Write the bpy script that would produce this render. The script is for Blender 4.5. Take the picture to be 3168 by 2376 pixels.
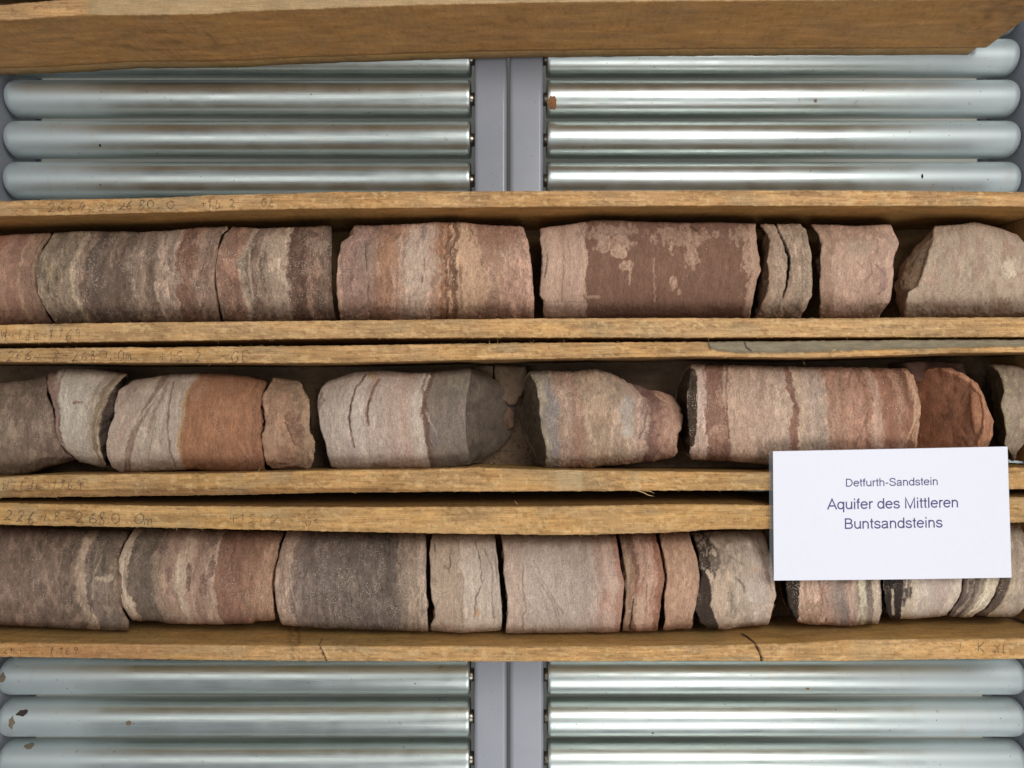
import bpy, math, random
import numpy as np

# ------------------------------------------------------------------ clean
for o in list(bpy.data.objects):
    bpy.data.objects.remove(o, do_unlink=True)
SC = bpy.context.scene
COL = SC.collection

# ------------------------------------------------------------------ camera
F = 2288.0            # focal length in photo pixels
PX = 0.00035          # metres per photo pixel in the plane of the box rims (z = 0)
H = F * PX
TILT = math.radians(0.85)
CAMY = -H * math.tan(TILT)
cam = bpy.data.cameras.new('camera')
cam.sensor_width = 36.0
cam.lens = F / 3168.0 * 36.0
cam.clip_start = 0.02
cam.clip_end = 50
camo = bpy.data.objects.new('camera', cam)
camo.location = (0, CAMY, H)
camo.rotation_euler = (TILT, 0, 0)
COL.objects.link(camo)
SC.camera = camo
SC.view_settings.view_transform = 'Standard'
SC.view_settings.look = 'None'
SC.view_settings.exposure = 0.0
SC.view_settings.gamma = 1.0

# ------------------------------------------------------------------ light
w = bpy.data.worlds.new('World')
SC.world = w
w.use_nodes = True
w.node_tree.nodes['Background'].inputs[0].default_value = (0.90, 0.95, 1.0, 1)
w.node_tree.nodes['Background'].inputs[1].default_value = 0.27


def lamp(name, loc, target, sx, sy, power, col=(1, 1, 1)):
    l = bpy.data.lights.new(name, 'AREA')
    l.shape = 'RECTANGLE'
    l.size = sx
    l.size_y = sy
    l.energy = power
    l.color = col
    o = bpy.data.objects.new(name, l)
    o.location = loc
    from mathutils import Vector
    d = Vector(target) - Vector(loc)
    o.rotation_euler = d.to_track_quat('-Z', 'Y').to_euler()
    COL.objects.link(o)
    return o


lamp('ceiling_lamp', (0.62, 0.66, 1.70), (0.15, 0.1, 0), 0.9, 0.72, 22.0, (1.0, 0.985, 0.95))
lamp('front_lamp', (0.50, -1.25, 1.25), (0.1, -0.1, 0), 1.2, 1.0, 12.5, (1.0, 0.985, 0.965))
lamp('left_lamp', (-0.95, 0.1, 1.8), (-0.1, 0, 0), 0.9, 1.1, 4.5, (1.0, 0.99, 0.96))

# ------------------------------------------------------------------ maths
ct, st = math.cos(TILT), math.sin(TILT)


def unproj(px, py, z):
    px = np.asarray(px, float)
    py = np.asarray(py, float)
    dx = (px - 1584.0) / F
    dy = -(py - 1188.0) / F
    wy = dy * ct + st
    wz = dy * st - ct
    t = (z - H) / wz
    return dx * t, CAMY + wy * t


def proj(x, y, z):
    ry = y - CAMY
    rz = z - H
    cy = ry * ct + rz * st
    cz = -ry * st + rz * ct
    return 1584.0 + F * x / (-cz), 1188.0 - F * cy / (-cz)


def lin(c):
    c = np.asarray(c, float) / 255.0
    return np.where(c <= 0.04045, c / 12.92, ((c + 0.055) / 1.055) ** 2.4)


def lin4(c, k=1.0):
    l = lin(c) * k
    return (float(l[0]), float(l[1]), float(l[2]), 1.0)


def _h(ix, iy, iz, seed):
    n = (ix * 73856093) ^ (iy * 19349663) ^ (iz * 83492791) ^ (seed * 2654435761)
    n = n & 0xffffffff
    n = (n ^ (n >> 13)) * 1274126177 & 0xffffffff
    n = (n ^ (n >> 16)) * 2246822519 & 0xffffffff
    return ((n ^ (n >> 15)) & 0xffff) / 65535.0


def vn(x, y, z, seed=0):
    x, y, z = np.broadcast_arrays(np.asarray(x, float), np.asarray(y, float), np.asarray(z, float))
    x0 = np.floor(x); y0 = np.floor(y); z0 = np.floor(z)
    fx = x - x0; fy = y - y0; fz = z - z0
    fx = fx * fx * (3 - 2 * fx); fy = fy * fy * (3 - 2 * fy); fz = fz * fz * (3 - 2 * fz)
    ix = x0.astype(np.int64); iy = y0.astype(np.int64); iz = z0.astype(np.int64)
    r = 0
    for a in (0, 1):
        wa = fx if a else 1 - fx
        for b in (0, 1):
            wb = fy if b else 1 - fy
            for c in (0, 1):
                wc = fz if c else 1 - fz
                r = r + wa * wb * wc * _h(ix + a, iy + b, iz + c, seed)
    return r


def fbm(x, y, z, seed=0, o=3):
    r = 0
    a = 0.5
    t = 0
    for k in range(o):
        r = r + a * vn(x * 2 ** k, y * 2 ** k, z * 2 ** k, seed + 17 * k)
        t += a
        a *= 0.5
    return r / t


def sstep(a, b, x):
    t = np.clip((x - a) / (b - a), 0, 1)
    return t * t * (3 - 2 * t)


def interp(pts, x, axis=0):
    """pts sorted on the chosen axis, returns the other coordinate"""
    p = sorted(pts, key=lambda q: q[axis])
    return np.interp(x, [q[axis] for q in p], [q[1 - axis] for q in p])


def seg_dist(px, py, pts):
    """distance to polyline and parameter along it"""
    best = np.full(px.shape, 1e9)
    par = np.zeros(px.shape)
    n = len(pts) - 1
    for i in range(n):
        x0, y0 = pts[i]; x1, y1 = pts[i + 1]
        dx, dy = x1 - x0, y1 - y0
        t = np.clip(((px - x0) * dx + (py - y0) * dy) / (dx * dx + dy * dy + 1e-9), 0, 1)
        d = np.hypot(px - x0 - t * dx, py - y0 - t * dy)
        m = d < best
        best = np.where(m, d, best)
        par = np.where(m, (i + t) / n, par)
    return best, par


# ------------------------------------------------------------------ object helpers
def tag(o, label=None, cat=None, group=None, kind=None):
    if label: o['label'] = label
    if cat: o['category'] = cat
    if group: o['group'] = group
    if kind: o['kind'] = kind
    return o


def empty(name, loc, label, cat, group=None):
    o = bpy.data.objects.new(name, None)
    o.empty_display_size = 0.02
    COL.objects.link(o)
    o.location = loc
    return tag(o, label, cat, group)


def mesh_obj(name, verts, faces, mat, parent=None, smooth=True, cols=None):
    me = bpy.data.meshes.new(name)
    verts = np.asarray(verts, dtype=np.float32)
    if parent is not None:
        verts = verts - np.array(WL[parent.name], dtype=np.float32)
    faces = [np.asarray(f) for f in (faces if isinstance(faces, list) else [faces])]
    # list of arrays (each Nx3 or Nx4)
    loops = np.concatenate([f.reshape(-1) for f in faces]).astype(np.int32)
    sizes = np.concatenate([np.full(len(f), f.shape[1]) for f in faces]).astype(np.int32)
    starts = np.concatenate([[0], np.cumsum(sizes)[:-1]]).astype(np.int32)
    me.vertices.add(len(verts))
    me.vertices.foreach_set('co', verts.reshape(-1))
    me.loops.add(len(loops))
    me.loops.foreach_set('vertex_index', loops)
    me.polygons.add(len(sizes))
    me.polygons.foreach_set('loop_start', starts)
    me.polygons.foreach_set('use_smooth', np.full(len(sizes), smooth))
    me.update(calc_edges=True)
    me.validate()
    if cols is not None:
        a = me.color_attributes.new('Col', 'FLOAT_COLOR', 'POINT')
        c4 = np.ones((len(verts), 4), np.float32)
        c4[:, :cols.shape[1]] = cols
        a.data.foreach_set('color', c4.reshape(-1))
    me.materials.append(mat)
    o = bpy.data.objects.new(name, me)
    COL.objects.link(o)
    if parent is not None:
        o.parent = parent
        WL[o.name] = WL[parent.name]
    else:
        WL[o.name] = (0.0, 0.0, 0.0)
    return o


WL = {}   # world location of each object's origin


def thing_mesh(name, verts, faces, mat, label, cat, group=None, cols=None, smooth=True):
    """top-level mesh with its origin at its own base centre"""
    v = np.asarray(verts, dtype=np.float64)
    c = np.array([v[:, 0].mean(), v[:, 1].mean(), v[:, 2].min()])
    o = mesh_obj(name, v - c, faces, mat, None, smooth, cols)
    o.location = c
    WL[o.name] = tuple(c)
    return tag(o, label, cat, group)


def grid_faces(nu, nv, close_v=False, off=0, flip=False):
    iu = np.arange(nu - 1)[:, None]
    iv = np.arange(nv if close_v else nv - 1)[None, :]
    jv = (iv + 1) % nv
    a = iu * nv + iv; b = (iu + 1) * nv + iv; c = (iu + 1) * nv + jv; d = iu * nv + jv
    q = np.stack([a, b, c, d], -1).reshape(-1, 4) + off
    return q[:, ::-1] if flip else q


# ------------------------------------------------------------------ materials
def nt_new(name):
    m = bpy.data.materials.new(name)
    m.use_nodes = True
    nt = m.node_tree
    b = nt.nodes['Principled BSDF']
    return m, nt, b


def N(nt, typ, **kw):
    n = nt.nodes.new(typ)
    for k, v in kw.items():
        if k in ('ins',):
            for kk, vv in v.items():
                n.inputs[kk].default_value = vv
        else:
            setattr(n, k, v)
    return n


def noise(nt, vec, scale, detail=3, rough=0.6, mapping=None):
    n = N(nt, 'ShaderNodeTexNoise')
    n.inputs['Scale'].default_value = scale
    n.inputs['Detail'].default_value = detail
    n.inputs['Roughness'].default_value = rough
    if mapping is not None:
        mp = N(nt, 'ShaderNodeMapping')
        mp.inputs['Scale'].default_value = mapping
        nt.links.new(vec, mp.inputs['Vector'])
        vec = mp.outputs[0]
    nt.links.new(vec, n.inputs['Vector'])
    return n.outputs['Fac']


def ramp(nt, fac, stops):
    r = N(nt, 'ShaderNodeValToRGB')
    el = r.color_ramp.elements
    el[0].position, el[0].color = stops[0]
    el[1].position, el[1].color = stops[-1]
    for p, c in stops[1:-1]:
        e = el.new(p)
        e.color = c
    nt.links.new(fac, r.inputs[0])
    return r.outputs[0]


def g(v):
    return (v, v, v, 1)


def mixc(nt, a, b, fac, mode='MIX'):
    m = N(nt, 'ShaderNodeMix', data_type='RGBA', blend_type=mode)
    for sock, val in ((0, fac), (6, a), (7, b)):
        if hasattr(val, 'is_output') or isinstance(val, bpy.types.NodeSocket):
            nt.links.new(val, m.inputs[sock])
        else:
            m.inputs[sock].default_value = val
    return m.outputs[2]


def mat_rock():
    m, nt, b = nt_new('sandstone')
    tc = N(nt, 'ShaderNodeTexCoord').outputs['Object']
    at = N(nt, 'ShaderNodeVertexColor', layer_name='Col').outputs[0]
    atn = N(nt, 'ShaderNodeAttribute', attribute_name='Col')
    fine = noise(nt, tc, 760, 5, 0.75)
    streak = noise(nt, tc, 1.0, 4, 0.7, (1250, 170, 170))
    grain = noise(nt, tc, 1.0, 2, 0.6, (1100, 620, 620))
    pits = noise(nt, tc, 520, 2, 0.6)
    k1 = ramp(nt, fine, [(0.30, g(0.66)), (0.50, g(1.0)), (0.70, g(1.30))])
    k2 = ramp(nt, streak, [(0.32, g(0.74)), (0.5, g(1.0)), (0.68, g(1.20))])
    c = mixc(nt, at, k1, 1.0, 'MULTIPLY')
    c = mixc(nt, c, k2, 1.0, 'MULTIPLY')
    sp = ramp(nt, grain, [(0.57, g(0.0)), (0.68, g(1.0))])
    spm = N(nt, 'ShaderNodeMath', operation='MULTIPLY')
    nt.links.new(sp, spm.inputs[0]); nt.links.new(atn.outputs['Alpha'], spm.inputs[1])
    c = mixc(nt, c, lin4((208, 190, 168)), spm.outputs[0])
    c = mixc(nt, c, (0.09, 0.07, 0.06, 1), ramp(nt, pits, [(0.20, g(0.55)), (0.29, g(0.0))]))
    nt.links.new(c, b.inputs['Base Color'])
    b.inputs['Roughness'].default_value = 0.88
    b.inputs['Specular IOR Level'].default_value = 0.25
    s = N(nt, 'ShaderNodeMath', operation='ADD')
    nt.links.new(fine, s.inputs[0]); nt.links.new(streak, s.inputs[1])
    bp = N(nt, 'ShaderNodeBump')
    bp.inputs['Strength'].default_value = 0.9
    bp.inputs['Distance'].default_value = 0.0011
    nt.links.new(s.outputs[0], bp.inputs['Height'])
    nt.links.new(bp.outputs[0], b.inputs['Normal'])
    return m


def mat_wood():
    m, nt, b = nt_new('old_pine')
    tc = N(nt, 'ShaderNodeTexCoord').outputs['Object']
    at = N(nt, 'ShaderNodeVertexColor', layer_name='Col').outputs[0]
    grain = noise(nt, tc, 1.0, 4, 0.7, (38, 1250, 1250))
    fine = noise(nt, tc, 800, 3, 0.7)
    k1 = ramp(nt, grain, [(0.30, g(0.68)), (0.48, g(1.0)), (0.72, g(1.22))])
    k2 = ramp(nt, fine, [(0.28, g(0.74)), (0.5, g(1.0)), (0.74, g(1.18))])
    c = mixc(nt, at, k1, 1.0, 'MULTIPLY')
    c = mixc(nt, c, k2, 1.0, 'MULTIPLY')
    saw = noise(nt, tc, 1.0, 3, 0.7, (900, 70, 70))
    c = mixc(nt, c, ramp(nt, saw, [(0.30, g(0.91)), (0.5, g(1.0)), (0.70, g(1.04))]), 1.0, 'MULTIPLY')
    nt.links.new(c, b.inputs['Base Color'])
    b.inputs['Roughness'].default_value = 0.72
    b.inputs['Specular IOR Level'].default_value = 0.3
    s = N(nt, 'ShaderNodeMath', operation='ADD')
    nt.links.new(grain, s.inputs[0]); nt.links.new(fine, s.inputs[1])
    bp = N(nt, 'ShaderNodeBump')
    bp.inputs['Strength'].default_value = 0.6
    bp.inputs['Distance'].default_value = 0.0007
    nt.links.new(s.outputs[0], bp.inputs['Height'])
    nt.links.new(bp.outputs[0], b.inputs['Normal'])
    return m


def mat_zinc(sign):
    """zinc plated steel tube; polished along the run, dull at its outer end"""
    m, nt, b = nt_new('zinc_plated_steel')
    tcn = N(nt, 'ShaderNodeTexCoord')
    rnd = N(nt, 'ShaderNodeObjectInfo').outputs['Random']
    cx = N(nt, 'ShaderNodeCombineXYZ')
    mul = N(nt, 'ShaderNodeMath', operation='MULTIPLY'); mul.inputs[1].default_value = 7.3
    nt.links.new(rnd, mul.inputs[0])
    nt.links.new(mul.outputs[0], cx.inputs[0]); nt.links.new(mul.outputs[0], cx.inputs[1])
    ad = N(nt, 'ShaderNodeVectorMath', operation='ADD')
    nt.links.new(tcn.outputs['Object'], ad.inputs[0]); nt.links.new(cx.outputs[0], ad.inputs[1])
    v = ad.outputs[0]
    scr = noise(nt, v, 1.0, 4, 0.7, (14, 900, 900))
    cloud = noise(nt, v, 28, 4, 0.6)
    spot = noise(nt, v, 95, 2, 0.5)
    # dull end mask from object x
    sx = N(nt, 'ShaderNodeSeparateXYZ')
    nt.links.new(tcn.outputs['Object'], sx.inputs[0])
    mr = N(nt, 'ShaderNodeMapRange')
    mr.interpolation_type = 'SMOOTHSTEP'
    if sign > 0:
        mr.inputs['From Min'].default_value = 0.36; mr.inputs['From Max'].default_value = 0.62
    else:
        mr.inputs['From Min'].default_value = -0.44; mr.inputs['From Max'].default_value = -0.62
    nt.links.new(sx.outputs[0], mr.inputs['Value'])
    wob = N(nt, 'ShaderNodeMath', operation='MULTIPLY_ADD')
    nt.links.new(cloud, wob.inputs[0]); wob.inputs[1].default_value = 0.55
    nt.links.new(mr.outputs[0], wob.inputs[2])
    dull = ramp(nt, wob.outputs[0], [(0.15, g(0)), (1.05 if False else 1.0, g(1))])
    base = ramp(nt, scr, [(0.30, (0.42, 0.47, 0.45, 1)), (0.5, (0.55, 0.60, 0.575, 1)), (0.72, (0.66, 0.70, 0.675, 1))])
    base = mixc(nt, base, (0.62, 0.68, 0.68, 1), dull)
    smu = noise(nt, v, 1.0, 3, 0.6, (75, 22, 22))
    base = mixc(nt, base, (0.60, 0.60, 0.55, 1), ramp(nt, smu, [(0.60, g(0)), (0.70, g(0.5))]))
    st_ = ramp(nt, spot, [(0.72, g(0)), (0.76, g(0.4))])
    base = mixc(nt, base, (0.33, 0.29, 0.20, 1), st_)
    sp2 = noise(nt, v, 260, 1, 0.4)
    st2 = ramp(nt, sp2, [(0.775, g(0)), (0.80, g(0.85))])
    base = mixc(nt, base, (0.09, 0.075, 0.06, 1), st2)
    nt.links.new(base, b.inputs['Base Color'])
    mm = N(nt, 'ShaderNodeMath', operation='MULTIPLY_ADD')
    nt.links.new(dull, mm.inputs[0]); mm.inputs[1].default_value = -0.16; mm.inputs[2].default_value = 0.97
    nt.links.new(mm.outputs[0], b.inputs['Metallic'])
    rr = N(nt, 'ShaderNodeMapRange')
    nt.links.new(cloud, rr.inputs['Value'])
    rr.inputs['From Min'].default_value = 0.3; rr.inputs['From Max'].default_value = 0.75
    rr.inputs['To Min'].default_value = 0.31; rr.inputs['To Max'].default_value = 0.38
    r2 = N(nt, 'ShaderNodeMath', operation='MULTIPLY_ADD')
    nt.links.new(dull, r2.inputs[0]); r2.inputs[1].default_value = 0.16
    nt.links.new(rr.outputs[0], r2.inputs[2])
    nt.links.new(r2.outputs[0], b.inputs['Roughness'])
    bp = N(nt, 'ShaderNodeBump')
    bp.inputs['Strength'].default_value = 0.16
    bp.inputs['Distance'].default_value = 0.00025
    nt.links.new(scr, bp.inputs['Height'])
    nt.links.new(bp.outputs[0], b.inputs['Normal'])
    return m


def mat_simple(name, col, rough=0.5, metal=0.0, var=0.12, scale=60, spec=0.5, bump=0.0, speck=False):
    m, nt, b = nt_new(name)
    tc = N(nt, 'ShaderNodeTexCoord').outputs['Object']
    n1 = noise(nt, tc, scale, 4, 0.6)
    k = ramp(nt, n1, [(0.3, g(1 - var)), (0.7, g(1 + var))])
    c = mixc(nt, lin4(col), k, 1.0, 'MULTIPLY')
    if speck:
        n2 = noise(nt, tc, 330, 1, 0.4)
        c = mixc(nt, c, (0.06, 0.05, 0.05, 1), ramp(nt, n2, [(0.775, g(0)), (0.80, g(0.8))]))
    nt.links.new(c, b.inputs['Base Color'])
    b.inputs['Roughness'].default_value = rough
    b.inputs['Metallic'].default_value = metal
    b.inputs['Specular IOR Level'].default_value = spec
    if bump:
        bp = N(nt, 'ShaderNodeBump')
        bp.inputs['Strength'].default_value = bump
        bp.inputs['Distance'].default_value = 0.0005
        nt.links.new(noise(nt, tc, 1400, 2), bp.inputs['Height'])
        nt.links.new(bp.outputs[0], b.inputs['Normal'])
    return m


ROCK = mat_rock()
WOOD = mat_wood()
ZINC_L = mat_zinc(-1)
ZINC_R = mat_zinc(1)
PAINT = mat_simple('grey_gloss_paint', (146, 149, 158), 0.24, 0, 0.03, 30, 0.5, 0.15, True)
AXLE = mat_simple('axle_steel', (150, 142, 128), 0.32, 1.0, 0.2, 300)
FLOORM = mat_simple('pale_floor', (196, 192, 180), 0.6, 0, 0.06, 12)
PAPER = mat_simple('white_paper', (229, 229, 239), 0.55, 0, 0.01, 200, 0.3)
INK = mat_simple('violet_grey_ink', (88, 80, 126), 0.6, 0, 0.08, 900, 0.2)
RUST = mat_simple('rust', (146, 104, 72), 0.85, 0, 0.35, 700, 0.1, 0.5)
FIBRE = mat_simple('wood_fibre', (205, 172, 118), 0.8, 0, 0.25, 300, 0.2)


def mat_pencil():
    m, nt, b = nt_new('faded_pencil')
    tc = N(nt, 'ShaderNodeTexCoord').outputs['Object']
    n = noise(nt, tc, 420, 3, 0.7)
    a = ramp(nt, n, [(0.38, g(0.15)), (0.60, g(0.85))])
    b.inputs['Base Color'].default_value = lin4((70, 60, 55))
    b.inputs['Roughness'].default_value = 0.8
    nt.links.new(a, b.inputs['Alpha'])
    return m


def mat_film():
    m, nt, b = nt_new('clear_laminate')
    b.inputs['Base Color'].default_value = (0.4, 0.44, 0.45, 1)
    b.inputs['Roughness'].default_value = 0.12
    b.inputs['Alpha'].default_value = 0.10
    return m


PENCIL = mat_pencil()
FILM = mat_film()
K = 2212.0 / 1056.0      # the tracing scale: traced units per photo pixel

#@@STRUCTURE
# ------------------------------------------------------------------ setting: floor far below
fv = [(-3, -3, -0.95), (3, -3, -0.95), (3, 3, -0.95), (-3, 3, -0.95)]
fl = mesh_obj('floor', fv, np.array([[0, 1, 2, 3]]), FLOORM)
fl['kind'] = 'structure'

# ------------------------------------------------------------------ roller conveyor
ZB = -0.131                   # underside of the boxes = top of the rollers
RR = 0.0236
ZR = ZB - RR
_, ya = unproj(1584, 182, ZR)
_, yb = unproj(1584, 2345, ZR)
PITCH = float((yb - ya) / 17.0)          # negative: downwards in the picture
xo_l = float(unproj(14, 306, ZR + 0.0135)[0]); xi_l = float(unproj(1454, 306, ZR + 0.02)[0])
xi_r = float(unproj(1694, 306, ZR + 0.02)[0]); xo_r = float(unproj(3154, 306, ZR + 0.0135)[0])


def lathe(profile, nseg=56):
    """profile: (x, r) list; axis along x"""
    p = np.array(profile)
    a = np.linspace(0, 2 * math.pi, nseg, endpoint=False)
    v = np.stack([np.repeat(p[:, 0], nseg),
                  (p[:, 1][:, None] * np.sin(a)[None, :]).reshape(-1),
                  (p[:, 1][:, None] * np.cos(a)[None, :]).reshape(-1)], -1)
    return v, grid_faces(len(p), nseg, True, 0, False)


def roller_profile(xin, xout):
    s = 1 if xout > xin else -1
    L = abs(xout - xin)
    pr = [(0.0012, 0.0085), (0.0012, 0.0205), (0.0, 0.0208), (0.0, 0.0222), (0.0008, 0.0231), (0.0022, RR - 0.0002), (0.004, RR),
          (0.0046, RR)]
    for t in np.linspace(0.03, 1, 40)[:-1]:
        pr.append((0.0046 + (L - 0.0046 - 0.0125) * t, RR))
    for k in range(0, 11):
        a = k / 10 * math.pi / 2
        pr.append((L - 0.0125 + 0.0125 * math.sin(a), RR - 0.0115 * (1 - math.cos(a))))
    pr.append((L, 0.009))
    pr.append((L + 0.0, 0.004))
    return [(xin + s * x, r) for x, r in pr]


def flipf(f, s):
    return f[:, ::-1] if s else f


def box_mesh(x0, x1, y0, y1, z0, z1, bev=0.0):
    """box with bevelled long edges (along y)"""
    b = bev
    n = 5
    prof = []
    for (cx, cz, a0) in ((x1 - b, z1 - b, 0), (x0 + b, z1 - b, 90), (x0 + b, z0 + b, 180), (x1 - b, z0 + b, 270)):
        for k in range(n):
            a = math.radians(a0 + 90 * k / (n - 1))
            prof.append((cx + b * math.cos(a), cz + b * math.sin(a)))
        a = math.radians(a0 + 90)
        tx, tz = -math.sin(a), math.cos(a)
        prof.append((prof[-1][0] + tx * 0.0004, prof[-1][1] + tz * 0.0004))
        a = math.radians(a0)
        tx, tz = math.sin(a), -math.cos(a)
        prof.insert(len(prof) - n - 1, (prof[-n - 1][0] + tx * 0.0004, prof[-n - 1][1] + tz * 0.0004))
    P = len(prof)
    ys = np.linspace(y0, y1, 12)
    v = [(p[0], y, p[1]) for y in ys for p in prof]
    f = grid_faces(12, P, True)
    return np.array(v), f, P


lanes = {}
Y_TOP = 1.25
Y_BOT = -1.25
for side in ('left', 'right'):
    if side == 'left':
        lab = 'left lane of the zinc roller conveyor, its rollers ending at the grey centre beam'
        xi, xo, zm = xi_l, xo_l, ZINC_L
        bx0, bx1 = float(unproj(1467.5, 306, -0.137)[0]), float(unproj(1568.5, 306, -0.137)[0])
    else:
        lab = 'right lane of the zinc roller conveyor, brighter rollers behind the white card'
        xi, xo, zm = xi_r, xo_r, ZINC_R
        bx0, bx1 = float(unproj(1576.5, 306, -0.137)[0]), float(unproj(1681, 306, -0.137)[0])
    lane = empty('roller_conveyor', ((xi + xo) / 2, 0, -0.95), lab, 'roller conveyor', 'roller conveyor lanes')
    WL[lane.name] = tuple(lane.location)
    # centre beam
    v, f, P = box_mesh(bx0, bx1, Y_BOT, Y_TOP, -0.215, -0.137, 0.005)
    mesh_obj('centre_beam', v, f, PAINT, lane)
    # outer channel: web, top flange, lower flange
    s = -1 if side == 'left' else 1
    xw = float(unproj(2 if side == 'left' else 3166, 306, -0.14)[0])
    xf = float(unproj(128 if side == 'left' else 3024, 306, -0.214)[0])
    pr = [(xw, -0.137), (xw, -0.2125), (xf, -0.2125), (xf, -0.216), (xw + s * 0.004, -0.216), (xw + s * 0.045, -0.216),
          (xw + s * 0.045, -0.212), (xw + s * 0.004, -0.212), (xw + s * 0.004, -0.141), (xw + s * 0.045, -0.141), (xw + s * 0.045, -0.137)]
    ys = (Y_BOT, Y_TOP)
    vv = [(p[0], y, p[1]) for y in ys for p in pr]
    mesh_obj('outer_channel', vv, flipf(grid_faces(2, len(pr), True), s < 0), PAINT, lane, smooth=False)
    # cross ties far below the rollers
    prv, prf = lathe(roller_profile(xi, xo))
    c0 = np.array([(xi + xo) / 2, 0, 0])
    rmesh = None
    for k in range(-15, 33):
        y = float(ya) + PITCH * k
        if rmesh is None:
            r = mesh_obj('roller', prv - np.array([0, 0, 0]), flipf(prf, side == 'right'), zm)
            rmesh = r.data
            ax, af = lathe([(xi - s * 0.0062, 0.001), (xi - s * 0.0062, 0.0068), (xi - s * 0.0045, 0.0082), (xi, 0.0085), (xi + s * 0.003, 0.0085)], 24)
            a = mesh_obj('axle', ax, af, AXLE)
            ames = a.data
        else:
            r = bpy.data.objects.new('roller', rmesh); COL.objects.link(r)
            a = bpy.data.objects.new('axle', ames); COL.objects.link(a)
        r.parent = lane
        r.location = (-lane.location[0], y, ZR + 0.95)
        r.rotation_euler = ((k * 2.399) % 6.28, 0, 0)
        a.parent = r
        WL[r.name] = (0, y, ZR)
        lanes[(side, k)] = r


def roller_blob(side, k, px, py, rx, ry, mat, name, seed=3):
    """a thin irregular crust lying on a roller"""
    r = lanes[(side, k)]
    x, yy = unproj(px, py, ZB - 0.004)
    cy = float(ya) + PITCH * k
    off = np.clip((yy - cy) / RR, -0.95, 0.95)
    th0 = math.asin(float(off))
    n = 22
    vs = [(float(x), th0, 1.0)]
    for (fr, up) in ((0.3, 1.0), (0.6, 0.8), (0.85, 0.5), (1.0, 0.0)):
        for i in range(n):
            a = i / n * 2 * math.pi
            q = (0.65 + 0.7 * float(vn(math.cos(a) * 1.9 + 5, math.sin(a) * 1.9 + 5, seed, seed))) * fr
            vs.append((float(x) + rx * q * math.cos(a) * PX * 1.2, th0 + ry * q * math.sin(a) * PX * 1.2 / RR, up))
    rot = r.rotation_euler[0]
    v = []
    for (xx, th, up) in vs:
        rad = RR + 0.00015 + 0.0004 * up
        Y, Z = rad * math.sin(th), rad * math.cos(th)
        c_, s_ = math.cos(-rot), math.sin(-rot)
        v.append((xx, Y * c_ - Z * s_, Y * s_ + Z * c_))
    f = [(0, 1 + (i + 1) % n, 1 + i) for i in range(n)]
    for q_ in range(3):
        b_ = 1 + q_ * n
        f += [(b_ + i, b_ + (i + 1) % n, b_ + n + (i + 1) % n, b_ + n + i) for i in range(n)]
    me = bpy.data.meshes.new(name)
    me.from_pydata([tuple(p) for p in v], [], f)
    me.materials.append(mat)
    o = bpy.data.objects.new(name, me)
    COL.objects.link(o)
    o.parent = r


DARKSPOT = mat_simple('dark_dirt', (62, 54, 48), 0.8, 0, 0.3, 500, 0.2)
BROWNSPOT = mat_simple('brown_dirt', (120, 108, 92), 0.8, 0, 0.3, 500, 0.2)
roller_blob('right', 1, 1709, 318, 13, 21, RUST, 'rust_crust', 4)
roller_blob('left', 16, 68, 2205, 16, 10, DARKSPOT, 'dirt_spot', 7)
roller_blob('left', 16, 42, 2232, 9, 16, BROWNSPOT, 'dirt_spot', 8)
roller_blob('left', 16, 402, 2233, 8, 8, BROWNSPOT, 'dirt_spot', 9)
roller_blob('left', 17, 78, 2318, 13, 12, BROWNSPOT, 'dirt_spot', 10)
roller_blob('left', 15, 12, 2092, 9, 13, BROWNSPOT, 'dirt_spot', 11)
roller_blob('right', 1, 2521, 313, 5, 6, BROWNSPOT, 'dirt_spot', 12)
roller_blob('right', 3, 2848, 549, 3, 7, DARKSPOT, 'dirt_spot', 13)
roller_blob('right', 15, 2497, 2129, 6, 4, RUST, 'dirt_spot', 14)
roller_blob('left', 2, 309, 450, 4, 4, DARKSPOT, 'dirt_spot', 15)
roller_blob('right', 16, 2020, 2268, 3, 3, DARKSPOT, 'dirt_spot', 16)

#@@BOXES
# ------------------------------------------------------------------ wooden core boxes
ZF = -0.113                  # top of the bottom boards = what the cores lie on
XEND = float(unproj(3326, 500, 0)[0])
XEND0 = float(unproj(3262, 500, 0)[0])
XBEG = float(unproj(-260, 500, 0)[0])


def add_noise_cols(base, x, y, z, seed, blotch=0.22, spots=0.5, grain=0.25):
    c = np.tile(lin(base), (len(x), 1))
    n = fbm(x / 0.035, y / 0.008, z / 0.008, seed, 3)
    c *= (1 + blotch * 2.2 * (n - 0.5))[:, None]
    gq = fbm(x / 0.045, y / 0.0016 + 0.6 * fbm(x / 0.08, y / 0.02, 0, seed + 6, 2) * 6, z / 0.0013, seed + 5, 3)
    c *= (1 + grain * 2.2 * (gq - 0.5))[:, None]
    warm = fbm(x / 0.05, y / 0.02, z / 0.02, seed + 9, 2)
    c[:, 2] *= 1 - 0.35 * (warm - 0.5)
    c[:, 0] *= 1 + 0.12 * (warm - 0.5)
    sp = fbm(x / 0.0050, y / 0.0018, z / 0.0018, seed + 11, 4)
    msk = fbm(x / 0.03, y / 0.02, z / 0.02, seed + 13, 2)
    k = sstep(0.60, 0.70, sp + 0.18 * (msk - 0.5)) * spots
    c = c * (1 - k[:, None]) + (c * np.array([0.48, 0.40, 0.34])) * k[:, None]
    lum = (c * np.array([0.3, 0.55, 0.15])).sum(-1, keepdims=True)
    c = (lum + (c - lum) * 0.95) * 1.04
    return np.clip(c, 0.002, 0.95)


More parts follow.
